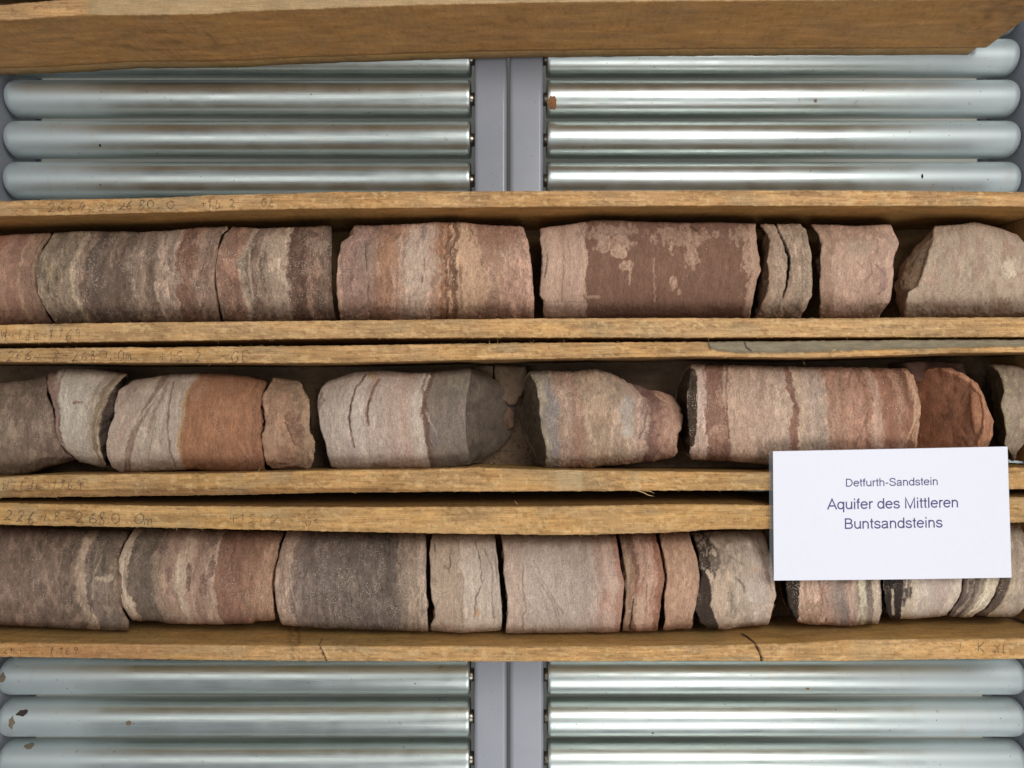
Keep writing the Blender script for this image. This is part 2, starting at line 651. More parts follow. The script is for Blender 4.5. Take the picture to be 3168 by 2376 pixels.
def side_board(name, parent, out_pts, in_pts, y0, rim=(186, 146, 92), face=(140, 100, 50), seed=1, lean=0.0,
               x0=None, x1=None, grain_rim=0.25, cracks=(), mod=None, wob=0.0007, zr=0.0, out_face=None, ends_tilt=0.0):
    """a long board on edge. out_pts / in_pts: traced outlines of its upper edge (traced units)."""
    x0 = XBEG if x0 is None else x0
    x1 = XEND if x1 is None else x1
    nx = int((x1 - x0) / 0.0013)
    xs = np.linspace(x0, x1, nx)
    pxs = 1584 + xs / PX
    gxs = pxs * K
    yo = unproj(pxs, y0 + interp(out_pts, gxs) / K, 0)[1]
    yi = unproj(pxs, y0 + interp(in_pts, gxs) / K, 0)[1]
    wo = (fbm(xs / 0.0045, seed, 0, seed, 4) - 0.5) * 1.5 * wob
    wi = (fbm(xs / 0.0050, seed + 9, 0, seed + 3, 4) - 0.5) * 1.5 * wob
    sgn = np.sign(yi.mean() - yo.mean())      # +1 if the inside is at larger y
    # profile rows: (t across 0..1, z, kind) kind 0 outer face, 1 rim, 2 inner face
    rows = []
    for z in np.linspace(ZF, -0.004, 22):
        rows.append((0.0, z, 0))
    rows += [(0.0, -0.0016, 0), (0.015, -0.0005, 1)]
    nr = 14
    for k in range(1, nr):
        rows.append((k / nr, 0.0, 1))
    rows += [(0.985, -0.0005, 1), (1.0, -0.0016, 2)]
    for z in np.linspace(-0.004, ZF, 26):
        rows.append((1.0, z, 2))
    R = len(rows)
    T = np.array([r[0] for r in rows]); Zr = np.array([r[1] for r in rows]); KD = np.array([r[2] for r in rows])
    X = np.repeat(xs[:, None], R, 1)
    Yo = (yo + wo)[:, None]; Yi = (yi + wi)[:, None]
    Y = Yo * (1 - T)[None, :] + Yi * T[None, :]
    Z = np.repeat(Zr[None, :], nx, 0) + zr
    # below the rim the wavy outline relaxes, boards lean outwards
    dep = np.clip(-Zr / 0.113, 0, 1)
    Y = Y - sgn * lean * dep[None, :]
    face_n = (fbm(X / 0.03, Y / 0.01, Z / 0.006, seed + 21, 3) - 0.5) * 0.0012
    isface = (KD != 1)[None, :]
    Y = Y + np.where(isface, face_n, 0)
    rimn = (fbm(X / 0.009, Y / 0.0022, 0, seed + 31, 4) - 0.5) * 0.0009
    Z = Z + np.where(KD[None, :] == 1, rimn, 0)
    x, y, z = X.reshape(-1), Y.reshape(-1), Z.reshape(-1)
    kd = np.repeat(KD[None, :], nx, 0).reshape(-1)
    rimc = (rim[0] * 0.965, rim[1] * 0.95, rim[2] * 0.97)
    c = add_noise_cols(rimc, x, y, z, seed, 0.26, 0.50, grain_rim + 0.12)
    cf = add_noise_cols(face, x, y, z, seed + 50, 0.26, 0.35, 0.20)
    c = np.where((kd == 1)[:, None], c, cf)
    if out_face is not None:
        co = add_noise_cols(out_face, x, y, z, seed + 70, 0.22, 0.30, 0.22)
        c = np.where((kd == 0)[:, None], co, c)
    px, py = proj(x, y, z)
    gx, gy = px * K, (py - y0) * K
    for (pts, wd, dp) in cracks:
        d, t = seg_dist(gx + (fbm(gx / 14, gy / 14, 1, seed, 2) - 0.5) * 10, gy, pts)
        k = 1 - sstep(wd * 0.5, wd * 1.1, d)
        z = z - k * dp * (kd == 1)
        c = c * (1 - 0.9 * k[:, None])
    if mod is not None:
        x, y, z, c = mod(x, y, z, c, gx, gy, kd, seed)
    v = np.stack([x, y, z], -1)
    f = grid_faces(nx, R, True, 0, sgn > 0)
    # end caps as fans
    def cap(base, flip):
        idx = base + np.arange(R)
        return idx
    nv = len(v)
    ca = v[:R].mean(0); cb = v[-R:].mean(0)
    v = np.vstack([v, ca, cb])
    c = np.vstack([c, c[:R].mean(0), c[-R:].mean(0)])
    i = np.arange(R); j = (i + 1) % R
    t1 = np.stack([np.full(R, nv), i, j], -1)
    t2 = np.stack([np.full(R, nv + 1), (nx - 1) * R + j, (nx - 1) * R + i], -1)
    if sgn > 0:
        t1 = t1[:, ::-1]; t2 = t2[:, ::-1]
    o = mesh_obj(name, v, [f, t1, t2], WOOD, parent, True, c)
    return o, (xs, yo, yi)


def slab(name, parent, x0, x1, y0f, y1f, z0, z1, base, seed, nx=300, ny=36, tone=0.2):
    """horizontal or end slab with wavy edges y0f(x) < y1f(x), built as a grid wrapped round"""
    xs = np.linspace(x0, x1, nx)
    a = y0f(xs); b = y1f(xs)
    rows = [(0, z0), (0, (z0 + z1) / 2), (0, z1 - 0.0006), (0.004, z1)] + [(t, z1) for t in np.linspace(0.02, 0.98, ny)] + \
           [(0.996, z1), (1, z1 - 0.0006), (1, (z0 + z1) / 2), (1, z0)]
    R = len(rows)
    T = np.array([r[0] for r in rows]); Zr = np.array([r[1] for r in rows])
    X = np.repeat(xs[:, None], R, 1)
    Y = a[:, None] * (1 - T) + b[:, None] * T
    Z = np.repeat(Zr[None], nx, 0) + (fbm(X / 0.01, Y / 0.003, 0, seed, 2) - 0.5) * 0.0006
    Y = Y + (fbm(X / 0.012, Z / 0.003, seed, seed + 2, 2) - 0.5) * 0.0014
    x, y, z = X.reshape(-1), Y.reshape(-1), Z.reshape(-1)
    c = add_noise_cols(base, x, y, z, seed, tone, 0.35, 0.25)
    v = np.stack([x, y, z], -1)
    f = grid_faces(nx, R, True, 0, True)
    cap = [np.arange(R), (nx - 1) * R + np.arange(R)]
    nv = len(v)
    v = np.vstack([v, v[:R].mean(0), v[-R:].mean(0)])
    c = np.vstack([c, c[0], c[-1]])
    i = np.arange(R); j = (i + 1) % R
    t1 = np.stack([np.full(R, nv), j, i], -1)
    t2 = np.stack([np.full(R, nv + 1), (nx - 1) * R + i, (nx - 1) * R + j], -1)
    return mesh_obj(name, v, [f, t1, t2], WOOD, parent, True, c)


# traced rim outlines, (traced x, traced y) with each row's own y origin
B0 = empty('core_box', (0.0, 0.45, ZB), 'upper wooden core box cut by the top of the picture, broad brown outer side', 'core box', 'wooden core boxes')
B1 = empty('core_box', (0.0, 0.14, ZB), 'wooden core box under the upper rollers, holding the smooth chocolate brown core', 'core box', 'wooden core boxes')
B2 = empty('core_box', (0.0, -0.03, ZB), 'middle wooden core box with a split grey edge, holding the tilted orange disc', 'core box', 'wooden core boxes')
B3 = empty('core_box', (0.0, -0.21, ZB), 'lowest wooden core box, resting just above the bottom rollers', 'core box', 'wooden core boxes')
for b in (B0, B1, B2, B3):
    WL[b.name] = tuple(b.location)

X2 = 2212
X4 = 4424
X6 = 6636

# ---- box 0 (y origin 0)
b0_in = [(-600, 45), (0, 28), (270, 4), (600, -22), (1300, -38), (2212, -75), (4424, -110), (6900, -130)]
b0_out = [(-600, 150), (0, 128), (260, 112), (500, 96), (1000, 95), (1320, 88), (1500, 74), (2212, 48), (X2 + 400, 34), (X2 + 1200, 16), (X2 + 2212, 4), (X4 + 1000, -2), (X6 + 300, -6)]


def mod0(x, y, z, c, gx, gy, kd, seed):
    # grey weathered rim right of the knot, ragged bright splinters on the arris
    n = fbm(x / 0.02, y / 0.01, 0, 5, 2)
    k = sstep(540, 600, gx) * (kd == 1) * 0.75
    grey = lin((180, 154, 116)) * (0.8 + 0.4 * n)[:, None]
    c = c * (1 - k[:, None]) + grey * k[:, None]
    # darker lower left sweep and knot on the outer face
    face = kd == 0
    kn = np.hypot((gx - 1090) / 330, (gy - 270) / 62)
    kn = kn + (fbm(gx / 70, gy / 30, 0, 77, 3) - 0.5) * 0.7
    ring = np.exp(-((kn - 1) / 0.14) ** 2) * 0.28 + np.exp(-(kn / 0.22) ** 2) * 0.3
    c = c * (1 - (ring * face)[:, None])
    pale = sstep(0.55, 0.7, fbm(gx / 60, gy / 18, 3, 9, 3)) * np.exp(-(((gx - 160) / 160) ** 2 + ((gy - 330) / 80) ** 2)) * 0.6 * face
    c = c * (1 - pale[:, None]) + lin((165, 130, 88)) * pale[:, None]
    pl = sstep(0.60, 0.72, fbm(gx / 70, gy / 16, 3, 19, 3)) * 0.25 * face
    c = c * (1 - pl[:, None]) + lin((170, 140, 100)) * pl[:, None]
    # broken right end of the board
    er = sstep(X4 + 1500, X6, gx) * face * 0.5 * fbm(gx / 50, gy / 20, 2, 8, 2)
    c = c * (1 - er[:, None])
    return x, y, z, c


o, (bx, byo, byi) = side_board('side_board', B0, b0_out, b0_in, 0, rim=(196, 152, 96), face=(150, 110, 62), out_face=(184, 134, 76), seed=3,
                               mod=mod0, wob=0.0009, x1=XEND0)
slab('bottom_board', B0, XBEG, XEND0 - 0.012, lambda x: np.interp(x, bx, byo) - 0.0004, lambda x: np.interp(x, bx, byo) + 0.175, ZB, ZF - 0.0014, (160, 126, 78), 4)

# ---- box 1 (y origin 580)
b1u_out = [(-600, 90), (0, 85), (600, 73), (1000, 66), (1100, 62), (1300, 49), (1800, 38), (2212, 26), (3500, 21), (4424, 17), (5300, 16), (6000, 20), (6900, 30)]
b1u_in = [(-600, 192), (0, 184), (400, 178), (1000, 163), (1500, 149), (1900, 138), (2212, 135), (3300, 126), (4424, 118), (6000, 119), (6900, 124)]
b1l_in = [(-600, 895), (0, 888), (1000, 872), (2212, 861), (3400, 848), (4424, 843), (5200, 848), (6000, 842), (6900, 838)]
b1l_out = [(-600, 1012), (0, 1010), (600, 1000), (1200, 992), (1500, 988), (2212, 976), (3300, 972), (4424, 972), (5600, 968), (6900, 968)]


def chips(seed0, amount=0.5):
    def f(x, y, z, c, gx, gy, kd, seed):
        n = fbm(x / 0.006, y / 0.003, 0, seed0, 3)
        pale = sstep(0.60, 0.72, n) * amount * (kd == 1)
        c = c * (1 - pale[:, None]) + lin((222, 188, 134)) * pale[:, None]
        big = sstep(0.62, 0.74, fbm(x / 0.05, y / 0.02, 0, seed0 + 5, 2)) * 0.30 * (kd == 1)
        c = c * (1 - big[:, None]) + lin((150, 135, 105)) * big[:, None]
        return x, y, z, c
    return f


side_board('side_board', B1, b1u_out, b1u_in, 580, rim=(192, 149, 94), face=(158, 116, 60), seed=11, mod=chips(5))
o, (bx1, _, _) = side_board('side_board', B1, b1l_out, b1l_in, 580, rim=(192, 152, 98), face=(150, 110, 60), seed=13, lean=0.005, mod=chips(8))


def rim_y(pts, y0, dy=0.0):
    def f(xs):
        pxs = 1584 + xs / PX
        return unproj(pxs, y0 + interp(pts, pxs * K) / K, 0)[1] + dy
    return f


slab('bottom_board', B1, XBEG, XEND, rim_y(b1l_out, 580, -0.0045), rim_y(b1u_out, 580, -0.001), ZB, ZF - 0.0004, (128, 98, 62), 15)
xe0 = float(unproj(3272, 800, 0)[0])

# ---- box 2 (upper board traced with y origin 580, lower board with y origin 1040)
b2u_out = [(-600, 1050), (0, 1042), (1000, 1035), (2212, 1024), (3300, 1008), (4424, 1000), (5000, 996), (5700, 990), (6900, 984)]
b2u_in = [(-600, 1130), (0, 1130), (700, 1136), (2212, 1138), (2900, 1120), (3800, 1106), (4424, 1096), (4800, 1098), (5200, 1104), (5700, 1092), (6200, 1072), (6900, 1064)]
split = [(X4 - 600, 960), (X4 + 150, 990), (X4 + 175, 1045), (X4 + 300, 1068), (X4 + 600, 1073), (X4 + 1000, 1060), (X4 + 1500, 1044), (X6, 1028), (X6 + 300, 1022)]


def mod2u(x, y, z, c, gx, gy, kd, seed):
    x, y, z, c = chips(31, 0.4)(x, y, z, c, gx, gy, kd, seed)
    b = np.interp(gx, [p[0] for p in split], [p[1] for p in split]) + (fbm(gx / 25, 0, 0, 4, 3) - 0.5) * 14
    k = (1 - sstep(-5, 5, gy - b)) * (kd == 1) * sstep(X4 + 130, X4 + 185, gx)
    n = fbm(gx / 60, gy / 20, 0, 6, 3)
    grey = lin((134, 122, 100)) * (0.75 + 0.5 * n)[:, None]
    for pts in ([(X4 + 170, 1000), (X4 + 180, 1045), (X4 + 220, 1060)], [(X4 + 408, 1002), (X4 + 418, 1035), (X4 + 450, 1058)]):
        d, t = seg_dist(gx, gy, pts)
        q = (1 - sstep(3, 9, d))[:, None]
        grey = grey * (1 - 0.75 * q)
    c = c * (1 - k[:, None]) + grey * k[:, None]
    z = z - 0.0035 * k
    return x, y, z, c


side_board('side_board', B2, b2u_out, b2u_in, 580, rim=(190, 148, 92), face=(140, 104, 60), seed=17, mod=mod2u, grain_rim=0.36)
b2l_in = [(-600, 925), (0, 914), (250, 900), (700, 896), (1400, 888), (2212, 868), (2700, 866), (3100, 850), (3300, 858), (3700, 868), (4424, 878), (5000, 884), (6600, 850), (6900, 846)]
b2l_out = [(-600, 1050), (0, 1046), (600, 1040), (1400, 1030), (2212, 1014), (2900, 1008), (3600, 1005), (4424, 1001), (6600, 992), (6900, 990)]


def mod2l(x, y, z, c, gx, gy, kd, seed):
    x, y, z, c = chips(41, 0.45)(x, y, z, c, gx, gy, kd, seed)
    # damaged browner lower arris on the left half
    b = np.interp(gx, [-600, 0, 1000, 2212, 2900, 3000], [1000, 1000, 992, 985, 1004, 1020])
    k = sstep(-4, 4, gy - b + (fbm(gx / 40, 0, 0, 2, 3) - 0.5) * 16) * (kd == 1)
    c = c * (1 - k[:, None]) + (c * np.array([0.62, 0.56, 0.52])) * k[:, None]
    z = z - 0.0028 * k
    for (a, b_, c2, amt) in ((X2 + 1395, X2 + 1560, (190, 168, 130), 0.38), (X2 + 1870, X2 + 1940, (190, 172, 134), 0.30)):
        kk = sstep(a - 8, a + 8, gx) * (1 - sstep(b_ - 8, b_ + 8, gx)) * (kd == 1) * amt
        c = c * (1 - kk[:, None]) + lin(c2) * kk[:, None]
    return x, y, z, c


side_board('side_board', B2, b2l_out, b2l_in, 1040, rim=(188, 146, 88), face=(165, 126, 70), seed=19, lean=0.006, mod=mod2l)
slab('bottom_board', B2, XBEG, XEND, rim_y(b2l_out, 1040, -0.0055), rim_y(b2u_out, 580, -0.001), ZB, ZF - 0.0004, (128, 104, 80), 21)

# ---- box 3 (y origin 1520)
b3u_out = [(-600, 70), (0, 76), (600, 86), (1000, 95), (2212, 102), (3600, 98), (4424, 82), (5000, 92), (5200, 96), (6000, 60), (6600, 38), (6900, 34)]
b3u_in = [(-600, 212), (0, 218), (1000, 236), (2212, 263), (2900, 276), (3600, 286), (4300, 272), (4600, 248), (5010, 246), (6000, 222), (6600, 204), (6900, 200)]
b3l_in = [(-600, 975), (0, 982), (1000, 992), (2212, 1003), (3400, 1006), (4424, 1000), (5200, 985), (5500, 962), (6600, 955), (6900, 952)]
b3l_out = [(-600, 1068), (0, 1073), (700, 1085), (1400, 1096), (2212, 1103), (3400, 1105), (4424, 1101), (5100, 1103), (5200, 1100), (5400, 1102), (6000, 1092), (6900, 1087)]
side_board('side_board', B3, b3u_out, b3u_in, 1520, rim=(192, 150, 90), face=(140, 104, 56), seed=23, mod=chips(51, 0.4))


def mod3l(x, y, z, c, gx, gy, kd, seed):
    x, y, z, c = chips(61, 0.45)(x, y, z, c, gx, gy, kd, seed)
    red = np.exp(-((gx - 550) / 700) ** 2) * (kd == 1) * 0.45
    c = c * (1 - red[:, None]) + lin((160, 104, 62)) * red[:, None]
    k = np.exp(-((gx - 1920) / 60) ** 2) * 0.4 * sstep(0.4, 0.6, fbm(gx / 20, gy / 20, 0, 3, 2))
    c = c * (1 - k[:, None])
    return x, y, z, c


side_board('side_board', B3, b3l_out, b3l_in, 1520, rim=(194, 152, 94), face=(188, 146, 84), seed=27, lean=0.006,
           cracks=(([(2086, 955), (2070, 1000), (2078, 1030), (2115, 1100)], 5, 0.004),
                   ([(X4 + 385, 925), (X4 + 420, 945), (X4 + 470, 985), (X4 + 500, 1045), (X4 + 518, 1105)], 8, 0.006)), mod=mod3l)
slab('bottom_board', B3, XBEG, XEND, rim_y(b3l_out, 1520, -0.0055), rim_y(b3u_out, 1520, -0.001), ZB, ZF - 0.0004, (122, 92, 60), 29)

# end boards close the three lower boxes at the right
for bxp, inn, out, ya0, yb0 in ((B1, b1u_in, b1l_in, 580, 580), (B2, b2u_in, b2l_in, 580, 1040), (B3, b3u_in, b3l_in, 1520, 1520)):
    top = float(rim_y(inn, ya0)(np.array([xe0]))[0]) - 0.0006
    bot = float(rim_y(out, yb0)(np.array([xe0]))[0]) + 0.0006
    ny = 90
    ys = np.linspace(bot, top, ny)
    rows = [(xe0 + 0.018, ZF)] + [(xe0 + 0.018, -0.004)] + [(xe0 + t, -0.002) for t in np.linspace(0.018, 0.001, 10)] + [(xe0, z) for z in np.linspace(-0.003, ZF, 60)]
    R = len(rows)
    v = np.array([(r[0], y, r[1]) for y in ys for r in rows])
    v[:, 0] += (fbm(v[:, 1] / 0.02, v[:, 2] / 0.004, 0, 7, 2) - 0.5) * 0.0008
    c = add_noise_cols((150, 112, 62), v[:, 1], v[:, 2], v[:, 0], 77)
    mesh_obj('end_board', v, grid_faces(ny, R, False), WOOD, bxp, True, c)

#@@CORES
# ------------------------------------------------------------------ drill cores
YO = {0: -460, 1: 580, 2: 1040, 3: 1520}


def core(row, label, left, right, top, bot, bands, seed, group, lext=0, rext=0, lb=8, rb=8, capcol=None, capl=None, capr=None,
         skew=0.0, wob=22, streak=0.30, mott=0.28, mcol=None, speck=0.25, patches=(), cracks=(), rough=0.0007, edge=7,
         name='sandstone_core', bumpy=0.0009, zc_add=0.0, lines=(), lump=0.0, dz=1.0, capn=1.0):
    y0 = YO[row]
    Lm, Rm = np.mean([p[0] for p in left]), np.mean([p[0] for p in right])
    wid = (Rm - Lm) / K * 0.000376
    nu = max(8, int(abs(wid) / 0.00085))
    th = np.concatenate([np.linspace(-100, 100, 190), np.linspace(104, 256, 30)])
    th = np.radians(th)
    nvv = len(th)
    zc = ZF + 0.0545
    TH = np.repeat(th[None], nu, 0)
    U = np.repeat(np.linspace(0, 1, nu)[:, None], nvv, 1)
    cs, sn = np.cos(TH), np.sin(TH)
    # GY guess then iterate
    GX = Lm + (Rm - Lm) * U

    def section(GX, zc):
        px = GX / K
        pt = y0 + interp(top, GX) / K
        pb = y0 + interp(bot, GX) / K
        yt = unproj(px, pt, zc)[1]; ybb = unproj(px, pb, zc)[1]
        yc = (yt + ybb) / 2
        half = (yt - ybb) / 2
        ph = np.arctan(np.abs(yc - CAMY) / (H - zc))
        return yc, half * np.cos(ph)

    xs_ = np.linspace(max(Lm, -300), min(Rm, 6900), 40)
    for _ in range(3):
        yc, r = section(xs_, zc)
        zc = ZF + float(np.percentile(r, 90)) + 0.0005 + zc_add
    ln = (fbm(np.sin(th) * 6, np.cos(th) * 6, seed, seed, 4) - 0.5) * 2 * edge
    rn = (fbm(np.sin(th) * 6, np.cos(th) * 6, seed + 4, seed + 4, 4) - 0.5) * 2 * edge
    for it in range(3):
        yc, r = section(GX, zc)
        Y = yc + r * sn
        Z = zc + r * cs * dz
        px0, py = proj(GX * 0, Y, Z)
        GY = (py - y0) * K
        # front outline; the hidden lower half mirrors it
        gl = interp(left, GY, 1) + ln[None, :] - lext * np.clip(-cs, 0, 1)
        gr = interp(right, GY, 1) + rn[None, :] + rext * np.clip(-cs, 0, 1)
        GX = gl + (gr - gl) * U
    # relief
    sx_, _ = unproj(GX / K, 1188, zc)
    nb = (fbm(sx_ / 0.018, Y / 0.018, Z / 0.018, seed, 3) - 0.5)
    nf = (fbm(sx_ / 0.0022, Y / 0.006, Z / 0.006, seed + 2, 3) - 0.5)
    nc = (fbm(sx_ / 0.05, Y / 0.04, Z / 0.04, seed + 6, 2) - 0.5)
    # bevelled, chipped ends
    dl = (GX - gl) / K * 0.000376
    dr = (gr - GX) / K * 0.000376
    chip = fbm(sx_ / 0.006, Y / 0.006, Z / 0.006, seed + 8, 3)
    bw = 0.0016 + 0.0050 * np.clip(chip - 0.45, 0, 1) * 2
    bev = np.clip(1 - dl / bw, 0, 1) ** 2 + np.clip(1 - dr / bw, 0, 1) ** 2
    R_ = r + bumpy * 2 * nb + rough * 2 * nf - bev * 0.0016 + lump * 2 * nc
    # cracks cut into the surface
    wx = (fbm(GX / 22, GY / 22, 0, seed + 3, 3) - 0.5) * 14
    ck = np.zeros_like(GX)
    for cr in cracks:
        pts, wd, dp = cr
        d, t = seg_dist(GX + wx, GY, pts)
        wloc = wd * (0.35 + 0.65 * np.sin(np.pi * np.clip(t, 0.04, 0.96)))
        k = (1 - sstep(wloc * 0.3, wloc * 0.5 + 2.2, d)) * (cs > -0.1) * (0.8 if wd < 14 else 1.0)
        R_ = R_ - k * dp
        ck = np.maximum(ck, k)
    Y = yc + R_ * sn
    Z = zc + R_ * cs * dz
    X = unproj(GX / K, 1188.0, 0)[0] * 0
    t_ = None
    # x from the traced outline at the vertex's own height
    X = (GX / K - 1584.0) / F * ((H - Z) * ct - (Y - CAMY) * (-st) * 1.0)
    # colour
    S = Lm + (Rm - Lm) * U
    Sw = S + skew * (GY - 550) + (fbm(GY / 160, S / 300, TH * 0.2, seed + 12, 3) - 0.5) * 2 * wob + (fbm(GY / 26, S / 20, 0, seed + 13, 4) - 0.5) * (wob * 1.5 + 6) + (fbm(GY / 9, S / 4, 0, seed + 14, 2) - 0.5) * 16
    pos = [b[0] for b in bands]
    colr = [lin(b[1]) for b in bands]
    C = np.zeros(GX.shape + (3,))
    C[:] = colr[0]
    for i in range(1, len(bands)):
        sf = bands[i][2] if len(bands[i]) > 2 else 7
        k = sstep(pos[i] - sf, pos[i] + sf, Sw)[..., None]
        C = C * (1 - k) + colr[i] * k
    stn = fbm(Sw / 8, GY / 190, TH * 0.7, seed + 21, 4)
    lam = 1 - np.abs(2 * fbm(Sw / 20, GY / 240, TH * 0.4, seed + 22, 3) - 1)
    C = C * (1 - 0.42 * np.clip(streak * 2.2, 0.15, 0.8) * sstep(0.90, 0.985, lam))[..., None]
    C = C * np.clip(1 + (streak * 2.9 + 0.12) * (stn - 0.5), 0.35, 1.7)[..., None]
    lam2 = 1 - np.abs(2 * fbm(Sw / 17, GY / 200, TH * 0.4 + 4, seed + 27, 3) - 1)
    C = C * (1 + 0.30 * np.clip(streak * 2.2, 0.15, 0.8) * sstep(0.90, 0.985, lam2))[..., None]
    mt = fbm(GX / 36, GY / 70, TH, seed + 23, 5)
    mc = lin(mcol) if mcol is not None else None
    km = sstep(0.53, 0.62, mt) * mott * 1.3
    if mc is None:
        C = C * (1 + km[..., None] * 0.75)
    else:
        km = np.clip(km, 0, 1)[..., None]
        C = C * (1 - km) + mc * km
    md = sstep(0.53, 0.63, fbm(GX / 26, GY / 80, TH + 9, seed + 25, 5)) * mott * 0.8
    C = C * (1 - md[..., None] * 0.55)
    for (pts, wd, col, al) in lines:
        d, t = seg_dist(GX + wx * 1.3, GY, pts)
        k = (1 - sstep(wd * 0.5, wd * 0.5 + 6, d)) * al * (cs > -0.1)
        k = (k * (0.55 + 0.9 * fbm(GX / 12, GY / 40, 0, seed + 61, 2)))
        k = np.clip(k, 0, 1)[..., None]
        C = C * (1 - k) + lin(col) * k
    for pt in patches:
        cx, cy, rx, ry, col, al = pt[:6]
        fz = pt[6] if len(pt) > 6 else 0.45
        q = np.hypot((GX - cx) / rx, (GY - cy) / ry) + (fbm(GX / 24, GY / 40, 0, seed + 31, 5) - 0.5) * 2.7 * fz
        k = ((1 - sstep(0.94, 1.04, q)) * al * (cs > -0.2) * (0.45 + 0.55 * sstep(0.34, 0.50, fbm(GX / 10, GY / 16, 0, seed + 43, 3))))[..., None]
        var = (0.86 + 0.28 * fbm(GX / 14, GY / 14, 0, seed + 41, 2))[..., None]
        C = C * (1 - k) + lin(col) * var * k
    spm = fbm(GX / 60, GY / 75, TH, seed + 53, 3)
    AL = np.clip(speck * (0.15 + 2.6 * sstep(0.42, 0.72, spm)), 0, 0.95)
    C = C * (1 - 0.80 * ck[..., None])
    lum = (C * np.array([0.3, 0.55, 0.15])).sum(-1, keepdims=True)
    rel = (C.max(-1, keepdims=True) - C.min(-1, keepdims=True)) / (C.max(-1, keepdims=True) + 1e-6)
    C = lum + (C - lum) * (1.0 - 0.18 * sstep(0.45, 0.95, rel))
    C[..., 1] += 0.05 * (C[..., 0] - C[..., 1])
    lum = (C * np.array([0.3, 0.55, 0.15])).sum(-1, keepdims=True)
    C = lum * np.array([1.235, 1.065, 0.985]) + (C - lum) * 0.95
    ed = (np.exp(-dl / 0.0012) + np.exp(-dr / 0.0012)) * sstep(0.40, 0.62, fbm(GX / 20, GY / 20, TH, seed + 71, 3)) * 0.30
    C = C * (1 + ed[..., None])
    # caps
    V = np.stack([X, Y, Z], -1).reshape(-1, 3)
    Cc = np.concatenate([C, AL[..., None]], -1).reshape(-1, 4)
    faces = [grid_faces(nu, nvv, True, 0, False)]
    allv = [V]; allc = [Cc]
    off = len(V)
    nr = 22
    for side in (0, 1):
        rim = V[:nvv] if side == 0 else V[-nvv:]
        rc = Cc[:nvv] if side == 0 else Cc[-nvv:]
        cen = rim.mean(0)
        bul = (lb if side == 0 else rb) / K * 0.000376 * (-1 if side == 0 else 1)
        cc = capl if side == 0 else capr
        cc = cc if cc is not None else (capcol if capcol is not None else None)
        base = lin(cc) if cc is not None else rc[:, :3].mean(0) * 0.85
        # plane through the rim
        A_ = np.stack([np.ones(nvv), rim[:, 1] - cen[1], rim[:, 2] - cen[2]], -1)
        wgt = np.hypot(np.gradient(rim[:, 1]), np.gradient(rim[:, 2]))[:, None]
        sol = np.linalg.lstsq(A_ * wgt, rim[:, 0] * wgt[:, 0], rcond=None)[0]
        prev = (np.arange(nvv) if side == 0 else np.arange(nvv) + (nu - 1) * nvv)
        for j in range(1, nr + 1):
            rho = 1 - j / (nr + 0.6)
            pnt = cen + (rim - cen) * rho
            nn = (fbm(pnt[:, 1] / 0.012, pnt[:, 2] / 0.012, seed, seed + 60 + side, 3) - 0.5)
            n2 = (fbm(pnt[:, 1] / 0.004, pnt[:, 2] / 0.004, seed, seed + 64 + side, 3) - 0.5)
            fade = min(1, j / 3)
            pnt = pnt.copy()
            flat = sol[0] + sol[1] * (pnt[:, 1] - cen[1]) + sol[2] * (pnt[:, 2] - cen[2])
            kk = rho ** 8
            pnt[:, 0] = flat + (rim[:, 0] - (sol[0] + sol[1] * (rim[:, 1] - cen[1]) + sol[2] * (rim[:, 2] - cen[2]))) * kk
            pnt[:, 0] += bul * (1 - rho ** 2) + (nn * 0.0060 + n2 * 0.0016) * fade * capn
            rg_ = np.abs(2 * fbm(pnt[:, 1] / 0.016, pnt[:, 2] / 0.016, seed + 3, seed + 90 + side, 4) - 1)
            pnt[:, 0] += (rg_ - 0.75) * 0.007 * fade * capn * (-1 if side == 0 else 1)
            col = np.tile(base, (nvv, 1)) * (1 + 0.7 * nn + 0.5 * n2)[:, None]
            col = np.concatenate([col * np.array([0.97, 0.95, 0.90]), np.full((nvv, 1), 0.15)], -1)
            allv.append(pnt); allc.append(col)
            cur = off + np.arange(nvv)
            nx_ = np.roll(np.arange(nvv), -1)
            q = np.stack([prev, cur, cur[nx_], prev[nx_]], -1)
            if side == 0:
                q = q[:, ::-1]
            # orientation: outward
            faces.append(q if side == 1 else q)
            prev = cur
            off += nvv
        last = allv[-1].mean(0)
        allv.append(last[None]); allc.append(allc[-1][:1])
        nx_ = np.roll(np.arange(nvv), -1)
        t3 = np.stack([prev, np.full(nvv, off), prev[nx_]], -1)
        faces.append(t3[:, ::-1] if side == 0 else t3)
        off += 1
    V = np.vstack(allv); Cc = np.clip(np.vstack(allc), 0.004, 0.9)
    return thing_mesh(name, V, faces, ROCK, label, 'drill core', group, Cc)


#@@COREDATA
G0 = 'drill cores in the topmost box'
G1 = 'drill cores in the upper box'
G2 = 'drill cores in the middle box'
G3 = 'drill cores in the lowest box'

core(0, 'dark grey core barely showing at the top left corner of the picture',
     [(-500, 300), (-500, 900)], [(700, 300), (690, 900)], [(-600, 330), (900, 300)], [(-600, 960), (900, 935)],
     [(-600, (92, 88, 86))], 7, G0, mott=0.6, speck=0.8)

# ---------------- row 1
core(1, 'pinkish brown core cut by the left edge, in the box below the upper rollers',
     [(-420, 300), (-420, 900)], [(335, 300), (252, 420), (220, 520), (222, 620), (238, 700), (284, 795), (350, 895)],
     [(-600, 320), (0, 315), (350, 296)], [(-600, 912), (400, 900)],
     [(-600, (168, 128, 112)), (20, (160, 122, 106)), (70, (150, 112, 98), 25), (150, (176, 142, 122), 10), (175, (148, 116, 100), 12), (235, (138, 110, 96))],
     101, G1, streak=0.22, mott=0.15, speck=0.12, patches=[(0, 340, 50, 40, (165, 98, 76), 0.6)], edge=4)

